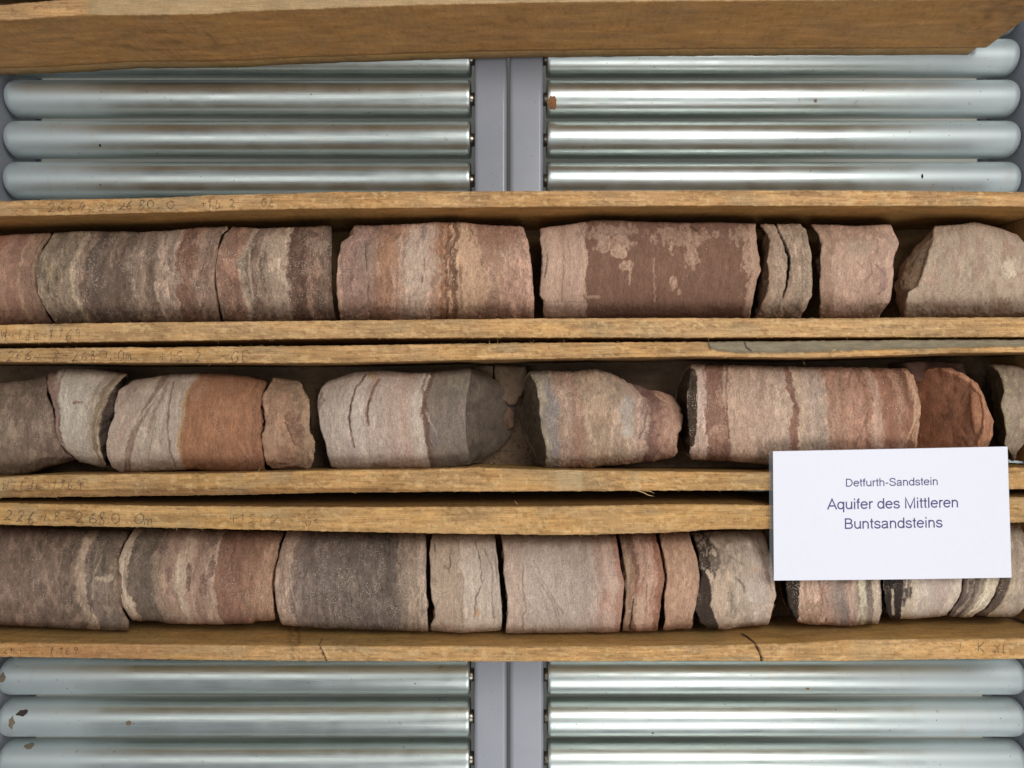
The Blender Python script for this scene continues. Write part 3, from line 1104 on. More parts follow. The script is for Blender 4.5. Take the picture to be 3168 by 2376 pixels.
core(1, 'long grey-brown banded core, first whole one from the left in the upper box',
     [(345, 298), (262, 420), (230, 520), (232, 620), (248, 700), (296, 795), (364, 895)],
     [(1480, 262), (1436, 300), (1402, 400), (1386, 500), (1386, 600), (1397, 700), (1412, 800), (1436, 880)],
     [(300, 298), (600, 285), (900, 293), (1100, 285), (1300, 262), (1500, 258)], [(300, 902), (1440, 886)],
     [(200, (140, 126, 108)), (330, (130, 116, 100), 20), (500, (164, 148, 128), 5), (528, (128, 108, 96), 8), (590, (104, 88, 80), 15),
      (700, (122, 104, 92), 15), (790, (108, 92, 82), 10), (880, (140, 122, 108), 15), (960, (122, 104, 92), 15), (1040, (158, 138, 124), 8),
      (1165, (132, 98, 84), 8), (1275, (142, 116, 102), 6), (1320, (134, 110, 98), 12)],
     102, G1, streak=0.42, mott=0.42, speck=0.5, wob=26, rough=0.0010, edge=4,
     patches=[(1235, 470, 45, 95, (126, 84, 68), 0.8), (1130, 600, 50, 60, (166, 148, 134), 0.6, 0.7), (700, 610, 70, 110, (96, 82, 76), 0.55, 0.6), (330, 560, 12, 60, (176, 160, 120), 0.5)],
     lines=[([(235, 560), (240, 700), (290, 790), (355, 885)], 5, (70, 52, 44), 0.7), ([(515, 340), (500, 640), (520, 780)], 8, (176, 160, 140), 0.5)])

core(1, 'shorter grey and rusty brown core, dark patch near its squared right end, upper box',
     [(1497, 262), (1452, 300), (1415, 400), (1397, 500), (1397, 600), (1410, 700), (1427, 800), (1452, 880)],
     [(2148, 258), (2152, 400), (2148, 600), (2156, 750), (2180, 880)],
     [(1480, 260), (1700, 268), (2160, 254)], [(1440, 886), (2190, 878)],
     [(1380, (138, 112, 98)), (1460, (142, 106, 92), 12), (1590, (156, 140, 124), 6), (1630, (124, 104, 92), 8), (1700, (142, 122, 108), 10), (1760, (164, 146, 130), 20),
      (1885, (104, 78, 68), 8), (1985, (128, 100, 88), 10), (2060, (120, 98, 86), 10), (2130, (96, 80, 70), 6)],
     103, G1, streak=0.36, mott=0.42, speck=0.6, wob=30, rough=0.0010, edge=3, rb=2, capr=(70, 56, 48),
     patches=[(1930, 470, 52, 160, (98, 72, 64), 0.8), (1770, 400, 70, 70, (178, 160, 144), 0.5, 0.8), (2060, 370, 60, 40, (168, 150, 134), 0.5, 0.9), (2000, 300, 70, 22, (96, 74, 66), 0.7)],
     lines=[([(1615, 400), (1618, 560), (1640, 720)], 7, (186, 172, 156), 0.55)])

core(1, 'rust streaked pink core with a cream wedge, left of the middle of the upper box',
     [(2292, 250), (2290, 300), (2212, 352), (2188, 470), (2180, 600), (2186, 750), (2210, 880)],
     [(3395, 258), (3417, 330), (3437, 420), (3452, 560), (3460, 700), (3462, 870)],
     [(2180, 250), (2500, 250), (2720, 236), (2960, 227), (3100, 244), (3420, 262)], [(2180, 880), (3470, 866)],
     [(2150, (178, 142, 124)), (2235, (154, 124, 114), 10), (2400, (146, 114, 102), 20), (2465, (156, 116, 96), 6), (2560, (172, 138, 122), 12), (2620, (184, 162, 148), 14),
      (2790, (166, 134, 118), 12), (2850, (170, 124, 98), 10), (2896, (128, 88, 70), 3), (2918, (186, 150, 124), 4), (2940, (120, 86, 70), 4), (2968, (184, 152, 128), 5),
      (3080, (160, 126, 110), 20), (3260, (176, 140, 126), 10), (3400, (186, 148, 134), 10)],
     104, G1, streak=0.34, mott=0.30, speck=0.35, wob=24, rough=0.0009, bumpy=0.0013,
     patches=[(X2 + 160, 480, 80, 130, (142, 122, 112), 0.7, 0.6), (X2 + 520, 500, 110, 200, (190, 172, 158), 0.6, 0.7), (X2 + 835, 420, 70, 130, (196, 160, 136), 0.85, 0.3), (X2 + 880, 640, 95, 150, (188, 154, 130), 0.85, 0.35),
              (X2 + 1000, 320, 150, 80, (150, 108, 92), 0.8, 0.4), (X2 + 985, 470, 60, 90, (156, 122, 106), 0.75, 0.5), (X2 + 990, 740, 45, 80, (138, 104, 90), 0.7, 0.6),
              (X2 + 530, 290, 22, 50, (130, 112, 108), 0.75), (X2 + 310, 430, 60, 110, (176, 128, 100), 0.6, 0.8), (X2 + 120, 770, 100, 60, (138, 104, 92), 0.6)],
     lines=[([(X2 + 690, 290), (X2 + 705, 420), (X2 + 710, 600), (X2 + 745, 800)], 14, (124, 82, 62), 0.8), ([(X2 + 640, 300), (X2 + 650, 560), (X2 + 660, 830)], 12, (150, 100, 74), 0.6),
            ([(X2 + 840, 280), (X2 + 885, 400), (X2 + 915, 520), (X2 + 960, 650), (X2 + 990, 720)], 5, (112, 82, 68), 0.75), ([(X2 + 770, 480), (X2 + 780, 780)], 10, (134, 96, 78), 0.6),
            ([(X2 + 290, 330), (X2 + 245, 440), (X2 + 262, 560)], 5, (118, 90, 80), 0.7), ([(X2 + 600, 420), (X2 + 610, 800)], 10, (160, 122, 100), 0.5), ([(X2 + 400, 420), (X2 + 405, 830)], 8, (150, 116, 96), 0.5),
            ([(X2 + 1000, 560), (X2 + 1030, 660), (X2 + 1035, 760)], 7, (196, 158, 136), 0.6)],
     cracks=[([(X2 + 155, 350), (X2 + 160, 480), (X2 + 168, 545)], 7, 0.0012), ([(X2 + 535, 460), (X2 + 540, 540)], 8, 0.0012), ([(X2 + 525, 575), (X2 + 520, 620)], 12, 0.0012), ([(X2 + 715, 350), (X2 + 708, 450)], 8, 0.0012)])

core(1, 'long chocolate brown core with flaking pale crust, in the upper box',
     [(X2 + 1290, 250), (X2 + 1284, 330), (X2 + 1300, 400), (X2 + 1292, 560), (X2 + 1284, 700), (X2 + 1308, 740), (X2 + 1312, 870)],
     [(X4 + 472, 235), (X4 + 480, 350), (X4 + 500, 450), (X4 + 508, 540), (X4 + 482, 600), (X4 + 470, 650), (X4 + 455, 750), (X4 + 432, 860)],
     [(X2 + 1280, 268), (X2 + 1500, 240), (X2 + 1640, 214), (X2 + 1800, 219), (X2 + 2200, 234), (X4 + 200, 229), (X4 + 500, 240)], [(X2 + 1280, 868), (X4 + 520, 860)],
     [(X2 + 1200, (172, 146, 132)), (X2 + 1330, (186, 158, 142), 8), (X2 + 1425, (174, 146, 132), 8), (X2 + 1480, (184, 156, 142), 10), (X2 + 1585, (124, 90, 77), 3), (X4 + 425, (166, 136, 120), 10)],
     105, G1, streak=0.12, mott=0.07, speck=0.10, wob=9, rough=0.0006,
     patches=[(X2 + 1750, 290, 190, 55, (158, 132, 118), 0.85, 0.8), (X2 + 1760, 370, 110, 60, (172, 144, 128), 0.85, 0.7), (X2 + 1800, 420, 62, 45, (186, 156, 138), 0.9, 0.5), (X2 + 1835, 505, 45, 32, (180, 150, 132), 0.9, 0.6),
              (X2 + 2135, 390, 17, 60, (182, 152, 134), 0.9, 0.6), (X2 + 2150, 620, 22, 50, (186, 156, 138), 0.85, 0.7), (X4 + 0, 320, 150, 70, (164, 136, 120), 0.75, 1.0), (X4 + 60, 420, 40, 100, (176, 146, 128), 0.7, 0.9), (X4 + 210, 300, 22, 30, (172, 144, 128), 0.7, 0.7),
              (X4 + 380, 300, 60, 60, (164, 138, 122), 0.7, 0.9), (X4 + 430, 450, 35, 200, (176, 148, 132), 0.75, 0.9), (X2 + 1640, 710, 45, 10, (176, 146, 128), 0.7, 0.8), (X2 + 2190, 680, 12, 20, (180, 150, 132), 0.7, 0.6)],
     lines=[([(X2 + 1868, 530), (X2 + 1868, 625)], 5, (190, 160, 140), 0.8), ([(X2 + 2025, 460), (X2 + 2030, 740)], 3, (176, 146, 126), 0.7), ([(X4 + 60, 440), (X4 + 72, 530)], 14, (180, 150, 130), 0.6),
            ([(X2 + 1440, 440), (X2 + 1430, 740)], 3, (138, 108, 96), 0.6), ([(X2 + 1280, 740), (X2 + 1590, 744)], 3, (146, 120, 108), 0.5), ([(X4 + 30, 235), (X4 + 90, 280)], 7, (70, 54, 46), 0.8),
            ([(X2 + 1590, 430), (X2 + 1572, 600), (X2 + 1585, 700)], 8, (196, 166, 146), 0.6)],
     cracks=[([(X2 + 1335, 420), (X2 + 1330, 500), (X2 + 1318, 590)], 7, 0.0012), ([(X2 + 1300, 420), (X2 + 1300, 560)], 8, 0.001)])

core(1, 'thin cracked grey-tan slice standing right of the chocolate brown core',
     [(X4 + 505, 240), (X4 + 545, 290), (X4 + 562, 330), (X4 + 552, 400), (X4 + 548, 480), (X4 + 560, 560), (X4 + 560, 620), (X4 + 545, 680), (X4 + 500, 780), (X4 + 475, 860)],
     [(X4 + 760, 235), (X4 + 800, 270), (X4 + 815, 320), (X4 + 830, 420), (X4 + 845, 560), (X4 + 840, 700), (X4 + 800, 790), (X4 + 762, 850)],
     [(X4 + 400, 242), (X4 + 850, 240)], [(X4 + 400, 862), (X4 + 850, 862)],
     [(X4 + 400, (150, 126, 108)), (X4 + 560, (164, 144, 128), 15), (X4 + 700, (156, 138, 122), 12), (X4 + 780, (162, 146, 128), 12)],
     106, G1, streak=0.3, mott=0.3, speck=0.35, lext=70, lb=22, capl=(128, 104, 86), rough=0.0011, edge=8,
     cracks=[([(X4 + 600, 235), (X4 + 640, 320), (X4 + 668, 380), (X4 + 688, 450), (X4 + 682, 560), (X4 + 672, 640), (X4 + 650, 720)], 17, 0.012)],
     lines=[([(X4 + 772, 470), (X4 + 776, 720)], 3, (110, 94, 80), 0.6), ([(X4 + 690, 440), (X4 + 705, 560), (X4 + 690, 640)], 10, (120, 98, 86), 0.6)])

core(1, 'rosy core with a swirl mark and chipped lower corner, in the upper box',
     [(X4 + 832, 240), (X4 + 872, 290), (X4 + 900, 360), (X4 + 895, 450), (X4 + 888, 550), (X4 + 886, 650), (X4 + 890, 750), (X4 + 884, 860)],
     [(X4 + 1350, 240), (X4 + 1375, 290), (X4 + 1402, 360), (X4 + 1378, 430), (X4 + 1364, 500), (X4 + 1366, 560), (X4 + 1360, 650), (X4 + 1345, 740), (X4 + 1262, 860)],
     [(X4 + 820, 240), (X4 + 1100, 252), (X4 + 1410, 243)], [(X4 + 820, 862), (X4 + 1400, 860)],
     [(X4 + 820, (158, 130, 114)), (X4 + 965, (182, 152, 138), 14), (X4 + 1150, (176, 148, 134), 30), (X4 + 1290, (182, 154, 140), 30)],
     107, G1, streak=0.12, mott=0.22, speck=0.25, lb=16, capl=(96, 76, 62), bumpy=0.0014,
     patches=[(X4 + 1140, 390, 70, 60, (160, 150, 134), 0.6, 0.6), (X4 + 1100, 300, 240, 50, (152, 120, 106), 0.6, 0.5), (X4 + 935, 735, 50, 70, (140, 108, 92), 0.65, 0.5), (X4 + 1210, 320, 22, 20, (206, 182, 160), 0.6),
              (X4 + 1280, 790, 90, 42, (132, 112, 96), 0.85, 0.3), (X4 + 1300, 600, 28, 80, (150, 120, 116), 0.6)],
     lines=[([(X4 + 1250, 500), (X4 + 1310, 560), (X4 + 1312, 640), (X4 + 1270, 690)], 8, (120, 92, 86), 0.6), ([(X4 + 1220, 490), (X4 + 1222, 560), (X4 + 1185, 610)], 5, (128, 98, 90), 0.6),
            ([(X4 + 1350, 735), (X4 + 1240, 760), (X4 + 1195, 815)], 4, (196, 164, 148), 0.5), ([(X4 + 1265, 340), (X4 + 1258, 440)], 8, (140, 112, 102), 0.5), ([(X4 + 1130, 480), (X4 + 1170, 520)], 5, (132, 104, 94), 0.5)])

core(1, 'pale mottled core with a slanting dark broken face, right end of the upper box',
     [(X4 + 1628, 250), (X4 + 1616, 340), (X4 + 1586, 460), (X4 + 1552, 570), (X4 + 1520, 650), (X4 + 1462, 682), (X4 + 1442, 740), (X4 + 1440, 850)],
     [(X4 + 2110, 240), (X4 + 2240, 380), (X4 + 2290, 550), (X4 + 2270, 740), (X4 + 2190, 860)],
     [(X4 + 1400, 262), (X4 + 1640, 256), (X4 + 1890, 231), (X4 + 2030, 259), (X4 + 2212, 322), (X4 + 2500, 430)], [(X4 + 1400, 860), (X4 + 2500, 846)],
     [(X4 + 1400, (178, 162, 144)), (X4 + 1600, (176, 160, 144), 20), (X4 + 1900, (180, 164, 148), 40)],
     108, G1, streak=0.10, mott=0.35, mcol=(158, 126, 114), speck=0.45, lext=60, lb=130, capl=(140, 114, 92), bumpy=0.0016,
     patches=[(X4 + 2110, 530, 50, 60, (214, 204, 184), 0.7, 0.5), (X4 + 1700, 760, 160, 45, (150, 124, 110), 0.55, 0.7), (X4 + 2060, 760, 90, 60, (142, 114, 98), 0.65, 0.6), (X4 + 2110, 390, 40, 25, (170, 138, 126), 0.6), (X4 + 1620, 590, 60, 70, (180, 148, 134), 0.45, 0.8),
              (X4 + 1860, 560, 14, 40, (206, 194, 172), 0.5)])

# ---------------- row 2
core(2, 'dark grey-brown core tapering at lower right, at the left edge of the middle box',
     [(-420, 280), (-420, 880)], [(302, 262), (306, 380), (344, 460), (349, 600), (372, 690), (430, 765), (500, 802)],
     [(-600, 310), (0, 300), (140, 292), (300, 262), (500, 262)], [(-600, 906), (60, 904), (190, 890), (320, 846), (500, 800)],
     [(-600, (124, 108, 94)), (100, (118, 102, 90), 30), (260, (114, 98, 88), 30)],
     201, G2, streak=0.14, mott=0.40, speck=0.25, edge=4, bumpy=0.0016,
     patches=[(80, 610, 26, 90, (166, 150, 132), 0.5, 0.6), (290, 560, 60, 60, (150, 134, 118), 0.45, 0.8), (20, 720, 60, 90, (140, 124, 108), 0.4, 0.7), (270, 620, 16, 60, (162, 146, 130), 0.4)])

core(2, 'whitish core with a small dark red spot and ragged layered right side, middle box',
     [(308, 262), (302, 295), (318, 360), (342, 430), (362, 520), (358, 600), (380, 680), (434, 760), (505, 812)],
     [(838, 235), (800, 262), (745, 310), (705, 370), (682, 440), (652, 500), (634, 570), (628, 650), (640, 740), (690, 846)],
     [(290, 268), (330, 236), (420, 205), (600, 214), (800, 238), (840, 250)], [(300, 800), (505, 812), (620, 838), (720, 862)],
     [(250, (146, 116, 106)), (385, (120, 96, 86), 4), (400, (178, 174, 162), 8), (560, (174, 168, 156), 20), (612, (160, 150, 136), 6), (655, (132, 116, 98), 5), (690, (160, 148, 130), 4)],
     202, G2, streak=0.14, mott=0.18, speck=0.12, wob=14, rext=95, rb=60, capr=(74, 60, 52), bumpy=0.0013,
     patches=[(350, 330, 55, 90, (150, 122, 112), 0.75, 0.4), (505, 430, 38, 10, (122, 76, 66), 0.8, 0.5), (470, 720, 90, 60, (172, 160, 148), 0.4)],
     lines=[([(645, 300), (625, 370), (575, 430), (565, 470)], 5, (130, 112, 96), 0.6), ([(780, 290), (700, 400), (650, 500), (620, 620), (630, 740)], 7, (112, 94, 76), 0.65), ([(720, 320), (670, 400), (628, 500)], 5, (136, 120, 98), 0.6),
            ([(420, 215), (385, 300), (375, 360)], 8, (108, 84, 74), 0.6), ([(370, 480), (366, 620), (400, 710)], 4, (150, 132, 136), 0.5)])

core(2, 'core half pale with fanning brown stripes and half burnt orange, middle box',
     [(905, 270), (845, 292), (768, 350), (742, 440), (738, 520), (706, 600), (686, 700), (692, 780), (722, 850), (780, 890)],
     [(1700, 262), (1730, 300), (1702, 370), (1688, 450), (1698, 520), (1688, 650), (1688, 700), (1706, 770), (1722, 880)],
     [(830, 290), (1000, 265), (1100, 249), (1280, 240), (1450, 246), (1600, 262), (1740, 292)], [(760, 890), (1000, 874), (1250, 864), (1450, 880), (1740, 884)],
     [(650, (170, 154, 142)), (900, (174, 162, 148), 30), (1090, (172, 158, 146), 20), (1196, (172, 140, 104), 4), (1214, (158, 104, 74), 5), (1450, (156, 102, 74), 40), (1640, (146, 96, 72), 20)],
     203, G2, streak=0.12, mott=0.18, speck=0.14, wob=10, bumpy=0.0012,
     patches=[(1450, 480, 90, 70, (172, 122, 92), 0.4, 0.7), (1290, 340, 60, 80, (164, 120, 96), 0.55, 0.6), (1640, 800, 70, 70, (134, 82, 64), 0.5), (1440, 620, 50, 60, (174, 124, 94), 0.35, 0.8)],
     lines=[([(1075, 255), (1020, 350), (960, 450), (900, 560), (855, 660), (830, 760), (826, 880)], 34, (128, 104, 92), 0.75), ([(1090, 300), (1040, 420), (990, 520), (960, 620)], 16, (134, 110, 98), 0.6),
            ([(1130, 300), (1100, 430), (1085, 560), (1100, 740), (1140, 850)], 6, (104, 82, 72), 0.7), ([(1110, 420), (1060, 560), (1040, 700)], 5, (140, 118, 106), 0.6), ([(880, 330), (800, 430), (750, 500)], 8, (150, 128, 116), 0.5),
            ([(930, 440), (820, 570), (760, 690)], 7, (176, 142, 126), 0.6), ([(1010, 520), (980, 680), (960, 800)], 5, (118, 98, 88), 0.6), ([(1050, 340), (900, 540)], 6, (196, 180, 164), 0.6), ([(1090, 380), (1040, 560)], 6, (198, 184, 168), 0.5),
            ([(1550, 680), (1600, 780), (1660, 870)], 5, (190, 140, 110), 0.5), ([(1620, 740), (1650, 820), (1700, 870)], 5, (186, 136, 108), 0.5)])

core(2, 'small blocky brown piece with a dark red chip, right of the burnt orange core',
     [(1775, 262), (1748, 300), (1694, 400), (1708, 480), (1716, 560), (1694, 660), (1704, 750), (1732, 830), (1780, 874)],
     [(1930, 262), (1950, 300), (1980, 355), (2010, 405), (2010, 560), (2012, 630), (2040, 690), (2034, 800), (1996, 876)],
     [(1680, 275), (1770, 263), (1920, 280), (2050, 310)], [(1680, 872), (2050, 870)],
     [(1650, (160, 124, 104)), (1780, (154, 118, 98), 30), (1900, (146, 120, 100), 30), (1990, (150, 128, 108), 10)],
     204, G2, streak=0.16, mott=0.22, speck=0.2, rb=14, bumpy=0.0042, lump=0.004, edge=12, capr=(122, 102, 84),
     patches=[(1905, 560, 55, 80, (108, 78, 68), 0.7, 0.5), (1940, 660, 30, 110, (116, 84, 72), 0.6, 0.7), (1830, 320, 90, 60, (136, 120, 100), 0.6), (1760, 660, 50, 110, (166, 136, 116), 0.5)],
     lines=[([(1850, 560), (1880, 620), (1910, 700)], 5, (86, 58, 50), 0.7), ([(1805, 500), (1812, 700)], 5, (188, 158, 136), 0.5), ([(1990, 380), (2000, 560)], 6, (182, 152, 128), 0.4)])

core(2, 'pale pink and white core ending in a smooth grey tilted face, middle box',
     [(2150, 262), (2080, 330), (2060, 380), (2056, 440), (2066, 520), (2076, 600), (2108, 690), (2122, 780), (2152, 866)],
     [(X2 + 840, 205), (X2 + 832, 300), (X2 + 812, 400), (X2 + 806, 500), (X2 + 810, 650), (X2 + 826, 760), (X2 + 838, 860)],
     [(2050, 330), (2100, 300), (2212, 262), (X2 + 90, 235), (X2 + 260, 224), (X2 + 430, 236), (X2 + 560, 232), (X2 + 830, 208), (X2 + 1040, 250)],
     [(2050, 830), (2150, 850), (2212, 862), (X2 + 600, 862), (X2 + 760, 846), (X2 + 860, 830), (X2 + 1040, 800)],
     [(2000, (176, 166, 156)), (X2 + 60, (184, 176, 166), 4), (X2 + 160, (178, 164, 154), 5), (X2 + 300, (176, 158, 148), 20), (X2 + 400, (178, 156, 144), 8), (X2 + 450, (178, 164, 154), 10), (X2 + 490, (188, 178, 166), 10),
      (X2 + 548, (116, 92, 84), 4), (X2 + 580, (124, 114, 104), 6), (X2 + 680, (120, 112, 104), 30)],
     205, G2, streak=0.12, mott=0.16, speck=0.18, wob=14, rext=330, capn=0.3, rb=0, capr=(112, 98, 88), bumpy=0.0013, edge=3,
     patches=[(X2 + 200, 260, 40, 30, (180, 148, 100), 0.6), (X2 + 530, 480, 20, 50, (110, 80, 76), 0.8, 0.6), (X2 + 750, 290, 60, 60, (144, 140, 122), 0.5, 0.6), (X2 + 620, 620, 50, 100, (112, 108, 108), 0.5), (2080, 420, 20, 60, (110, 84, 78), 0.7, 0.6),
              (X2 + 60, 740, 60, 80, (158, 148, 144), 0.4), (X2 + 250, 830, 60, 16, (140, 106, 92), 0.6)],
     lines=[([(X2 + 165, 245), (X2 + 90, 340), (X2 + 65, 440), (X2 + 50, 520), (X2 + 62, 620), (X2 + 85, 720)], 7, (104, 70, 58), 0.8), ([(X2 + 245, 280), (X2 + 205, 350), (X2 + 180, 430), (X2 + 165, 500), (X2 + 175, 575)], 13, (124, 86, 72), 0.8),
            ([(X2 + 560, 240), (X2 + 525, 330), (X2 + 540, 430), (X2 + 565, 560), (X2 + 555, 660), (X2 + 572, 800)], 12, (102, 74, 70), 0.7), ([(X2 + 420, 440), (X2 + 405, 620)], 12, (170, 142, 132), 0.4),
            ([(X2 + 240, 620), (X2 + 330, 740), (X2 + 380, 800)], 6, (152, 132, 126), 0.5), ([(X2 + 540, 480), (X2 + 580, 560), (X2 + 620, 640)], 8, (196, 184, 170), 0.5), ([(2100, 380), (2095, 430), (2110, 480)], 4, (196, 180, 166), 0.5)],
     cracks=[([(X2 + 68, 400), (X2 + 50, 520), (X2 + 62, 620)], 5, 0.0012), ([(X2 + 185, 400), (X2 + 168, 500), (X2 + 176, 570)], 7, 0.0012)])

core(2, 'mauve and tan core narrowing to a knobbly pink tip, centre of the middle box',
     [(X2 + 1215, 225), (X2 + 1248, 290), (X2 + 1276, 370), (X2 + 1281, 480), (X2 + 1286, 590), (X2 + 1310, 680), (X2 + 1326, 760), (X2 + 1326, 870)],
     [(X2 + 2040, 300), (X2 + 2110, 372), (X2 + 2160, 400), (X2 + 2195, 450), (X2 + 2212, 510), (X2 + 2206, 590), (X2 + 2178, 660), (X2 + 2168, 700), (X2 + 2178, 750), (X2 + 2150, 800)],
     [(X2 + 1190, 236), (X2 + 1330, 226), (X2 + 1500, 226), (X2 + 1640, 211), (X2 + 1740, 234), (X2 + 1880, 308), (X2 + 2000, 352), (X2 + 2100, 366), (X2 + 2220, 430)],
     [(X2 + 1190, 852), (X2 + 1320, 857), (X2 + 1600, 852), (X2 + 1800, 828), (X2 + 2010, 812), (X2 + 2220, 772)],
     [(X2 + 1200, (150, 142, 126)), (X2 + 1330, (134, 128, 124), 20), (X2 + 1400, (158, 134, 120), 15), (X2 + 1500, (160, 128, 114), 12), (X2 + 1560, (164, 142, 124), 20), (X2 + 1720, (166, 146, 130), 15), (X2 + 1880, (176, 152, 140), 12),
      (X2 + 1960, (126, 92, 86), 8), (X2 + 2040, (160, 124, 110), 8), (X2 + 2090, (178, 138, 122), 12)],
     206, G2, skew=0.05, streak=0.20, mott=0.30, speck=0.5, lext=120, lb=6, capl=(104, 92, 76), rb=20, bumpy=0.0018, lump=0.0, edge=10, rough=0.0012,
     patches=[(X2 + 1855, 500, 46, 110, (170, 172, 170), 0.65, 0.5), (X2 + 1340, 490, 50, 90, (122, 120, 120), 0.45, 0.8), (X2 + 1300, 290, 40, 60, (160, 152, 132), 0.5), (X2 + 1530, 680, 60, 100, (146, 112, 100), 0.5, 0.6), (X2 + 1690, 450, 80, 110, (176, 152, 128), 0.5, 0.9),
              (X2 + 2000, 440, 60, 110, (122, 88, 82), 0.6, 0.6), (X2 + 2120, 590, 90, 120, (184, 146, 130), 0.5, 0.8), (X2 + 1850, 620, 40, 40, (180, 180, 172), 0.6), (X2 + 2110, 670, 18, 14, (140, 100, 84), 0.6)],
     lines=[([(X2 + 1430, 240), (X2 + 1510, 380), (X2 + 1520, 600)], 18, (150, 116, 104), 0.4), ([(X2 + 1620, 400), (X2 + 1730, 380)], 6, (200, 178, 154), 0.5), ([(X2 + 1900, 700), (X2 + 1970, 680), (X2 + 1940, 740)], 6, (196, 160, 144), 0.6),
            ([(X2 + 2040, 380), (X2 + 2090, 420), (X2 + 2150, 440)], 5, (202, 166, 146), 0.6), ([(X2 + 1980, 480), (X2 + 1960, 600), (X2 + 1930, 660)], 6, (104, 74, 70), 0.6)])

core(2, 'long pink and rust striped core just above the white card, middle box',
     [(X4 + 56, 170), (X4 + 44, 250), (X4 + 30, 350), (X4 + 28, 450), (X4 + 36, 560), (X4 + 44, 660), (X4 + 48, 770), (X4 + 66, 830)],
     [(X4 + 1440, 195), (X4 + 1496, 250), (X4 + 1524, 330), (X4 + 1540, 420), (X4 + 1545, 500), (X4 + 1530, 600), (X4 + 1516, 720), (X4 + 1500, 840)],
     [(X4 + 40, 181), (X4 + 400, 190), (X4 + 800, 200), (X4 + 1200, 205), (X4 + 1560, 214)], [(X4 + 40, 798), (X4 + 200, 804), (X4 + 550, 828), (X4 + 1560, 842)],
     [(X4 + 0, (196, 172, 160)), (X4 + 155, (140, 104, 92), 5), (X4 + 265, (130, 96, 86), 4), (X4 + 292, (184, 158, 142), 5), (X4 + 420, (178, 154, 140), 25), (X4 + 600, (176, 156, 142), 30), (X4 + 700, (142, 102, 92), 5), (X4 + 742, (186, 164, 146), 4),
      (X4 + 800, (172, 154, 142), 20), (X4 + 930, (164, 126, 110), 14), (X4 + 1060, (172, 130, 114), 14), (X4 + 1160, (150, 108, 92), 10), (X4 + 1215, (186, 152, 138), 10), (X4 + 1275, (150, 102, 84), 10), (X4 + 1370, (164, 122, 104), 8), (X4 + 1420, (144, 96, 78), 10),
      (X4 + 1478, (184, 142, 118), 6)],
     207, G2, skew=-0.06, streak=0.24, mott=0.22, speck=0.45, wob=20, lb=12, lext=80, capl=(96, 76, 60), rough=0.0010,
     patches=[(X4 + 125, 400, 30, 190, (206, 186, 178), 0.7, 0.4), (X4 + 205, 330, 40, 90, (132, 94, 84), 0.8, 0.5), (X4 + 190, 540, 60, 110, (136, 100, 90), 0.8, 0.5), (X4 + 245, 400, 26, 60, (188, 154, 136), 0.6, 0.7), (X4 + 200, 620, 28, 40, (190, 158, 142), 0.6, 0.6),
              (X4 + 260, 620, 40, 60, (174, 138, 120), 0.6, 0.5), (X4 + 620, 450, 45, 50, (188, 176, 150), 0.4), (X4 + 1260, 600, 60, 110, (188, 156, 142), 0.6, 0.6), (X4 + 1340, 500, 50, 140, (146, 98, 80), 0.5, 0.6), (X4 + 1440, 560, 30, 60, (150, 100, 78), 0.6),
              (X4 + 175, 770, 20, 50, (118, 88, 76), 0.7), (X4 + 405, 760, 16, 50, (124, 104, 92), 0.6, 0.8)],
     lines=[([(X4 + 58, 240), (X4 + 66, 360), (X4 + 64, 480), (X4 + 58, 600), (X4 + 46, 690)], 56, (62, 50, 42), 1.3), ([(X4 + 285, 190), (X4 + 285, 500), (X4 + 300, 660)], 9, (120, 84, 74), 0.7), ([(X4 + 1090, 220), (X4 + 1075, 330)], 6, (136, 98, 86), 0.6), ([(X4 + 1240, 380), (X4 + 1180, 560), (X4 + 1120, 710)], 10, (138, 98, 86), 0.6),
            ([(X4 + 1470, 260), (X4 + 1510, 400), (X4 + 1500, 560), (X4 + 1450, 690)], 7, (204, 166, 138), 0.6), ([(X4 + 1430, 250), (X4 + 1460, 420)], 7, (110, 76, 60), 0.6), ([(X4 + 1000, 300), (X4 + 1010, 640)], 8, (186, 150, 132), 0.4),
            ([(X4 + 500, 400), (X4 + 505, 470)], 4, (126, 112, 102), 0.5), ([(X4 + 435, 200), (X4 + 430, 330)], 4, (150, 126, 112), 0.5)],
     cracks=[([(X4 + 1406, 240), (X4 + 1420, 268)], 10, 0.001)])

core(2, 'burnt orange disc leaning back beside the striped core, behind the card',
     [(X4 + 1600, 190), (X4 + 1645, 203), (X4 + 1750, 226), (X4 + 1858, 285), (X4 + 1928, 380), (X4 + 1952, 500), (X4 + 1942, 620), (X4 + 1900, 720), (X4 + 1800, 800), (X4 + 1645, 856)],
     [(X4 + 1700, 190), (X4 + 1830, 240), (X4 + 1910, 300), (X4 + 1958, 400), (X4 + 2018, 555), (X4 + 2010, 650), (X4 + 1985, 715), (X4 + 1900, 820), (X4 + 1800, 860)],
     [(X4 + 1400, 206), (X4 + 2100, 206)], [(X4 + 1400, 852), (X4 + 2100, 852)],
     [(X4 + 1400, (176, 116, 88)), (X4 + 1960, (164, 108, 82))],
     208, G2, streak=0.2, mott=0.2, speck=0.2, lext=620, capn=0.3, lb=0, rb=4, capl=(160, 112, 88), edge=6, bumpy=0.0014,
     lines=[([(X4 + 1800, 235), (X4 + 1900, 330), (X4 + 1955, 480), (X4 + 1950, 620)], 10, (196, 140, 112), 0.6)])

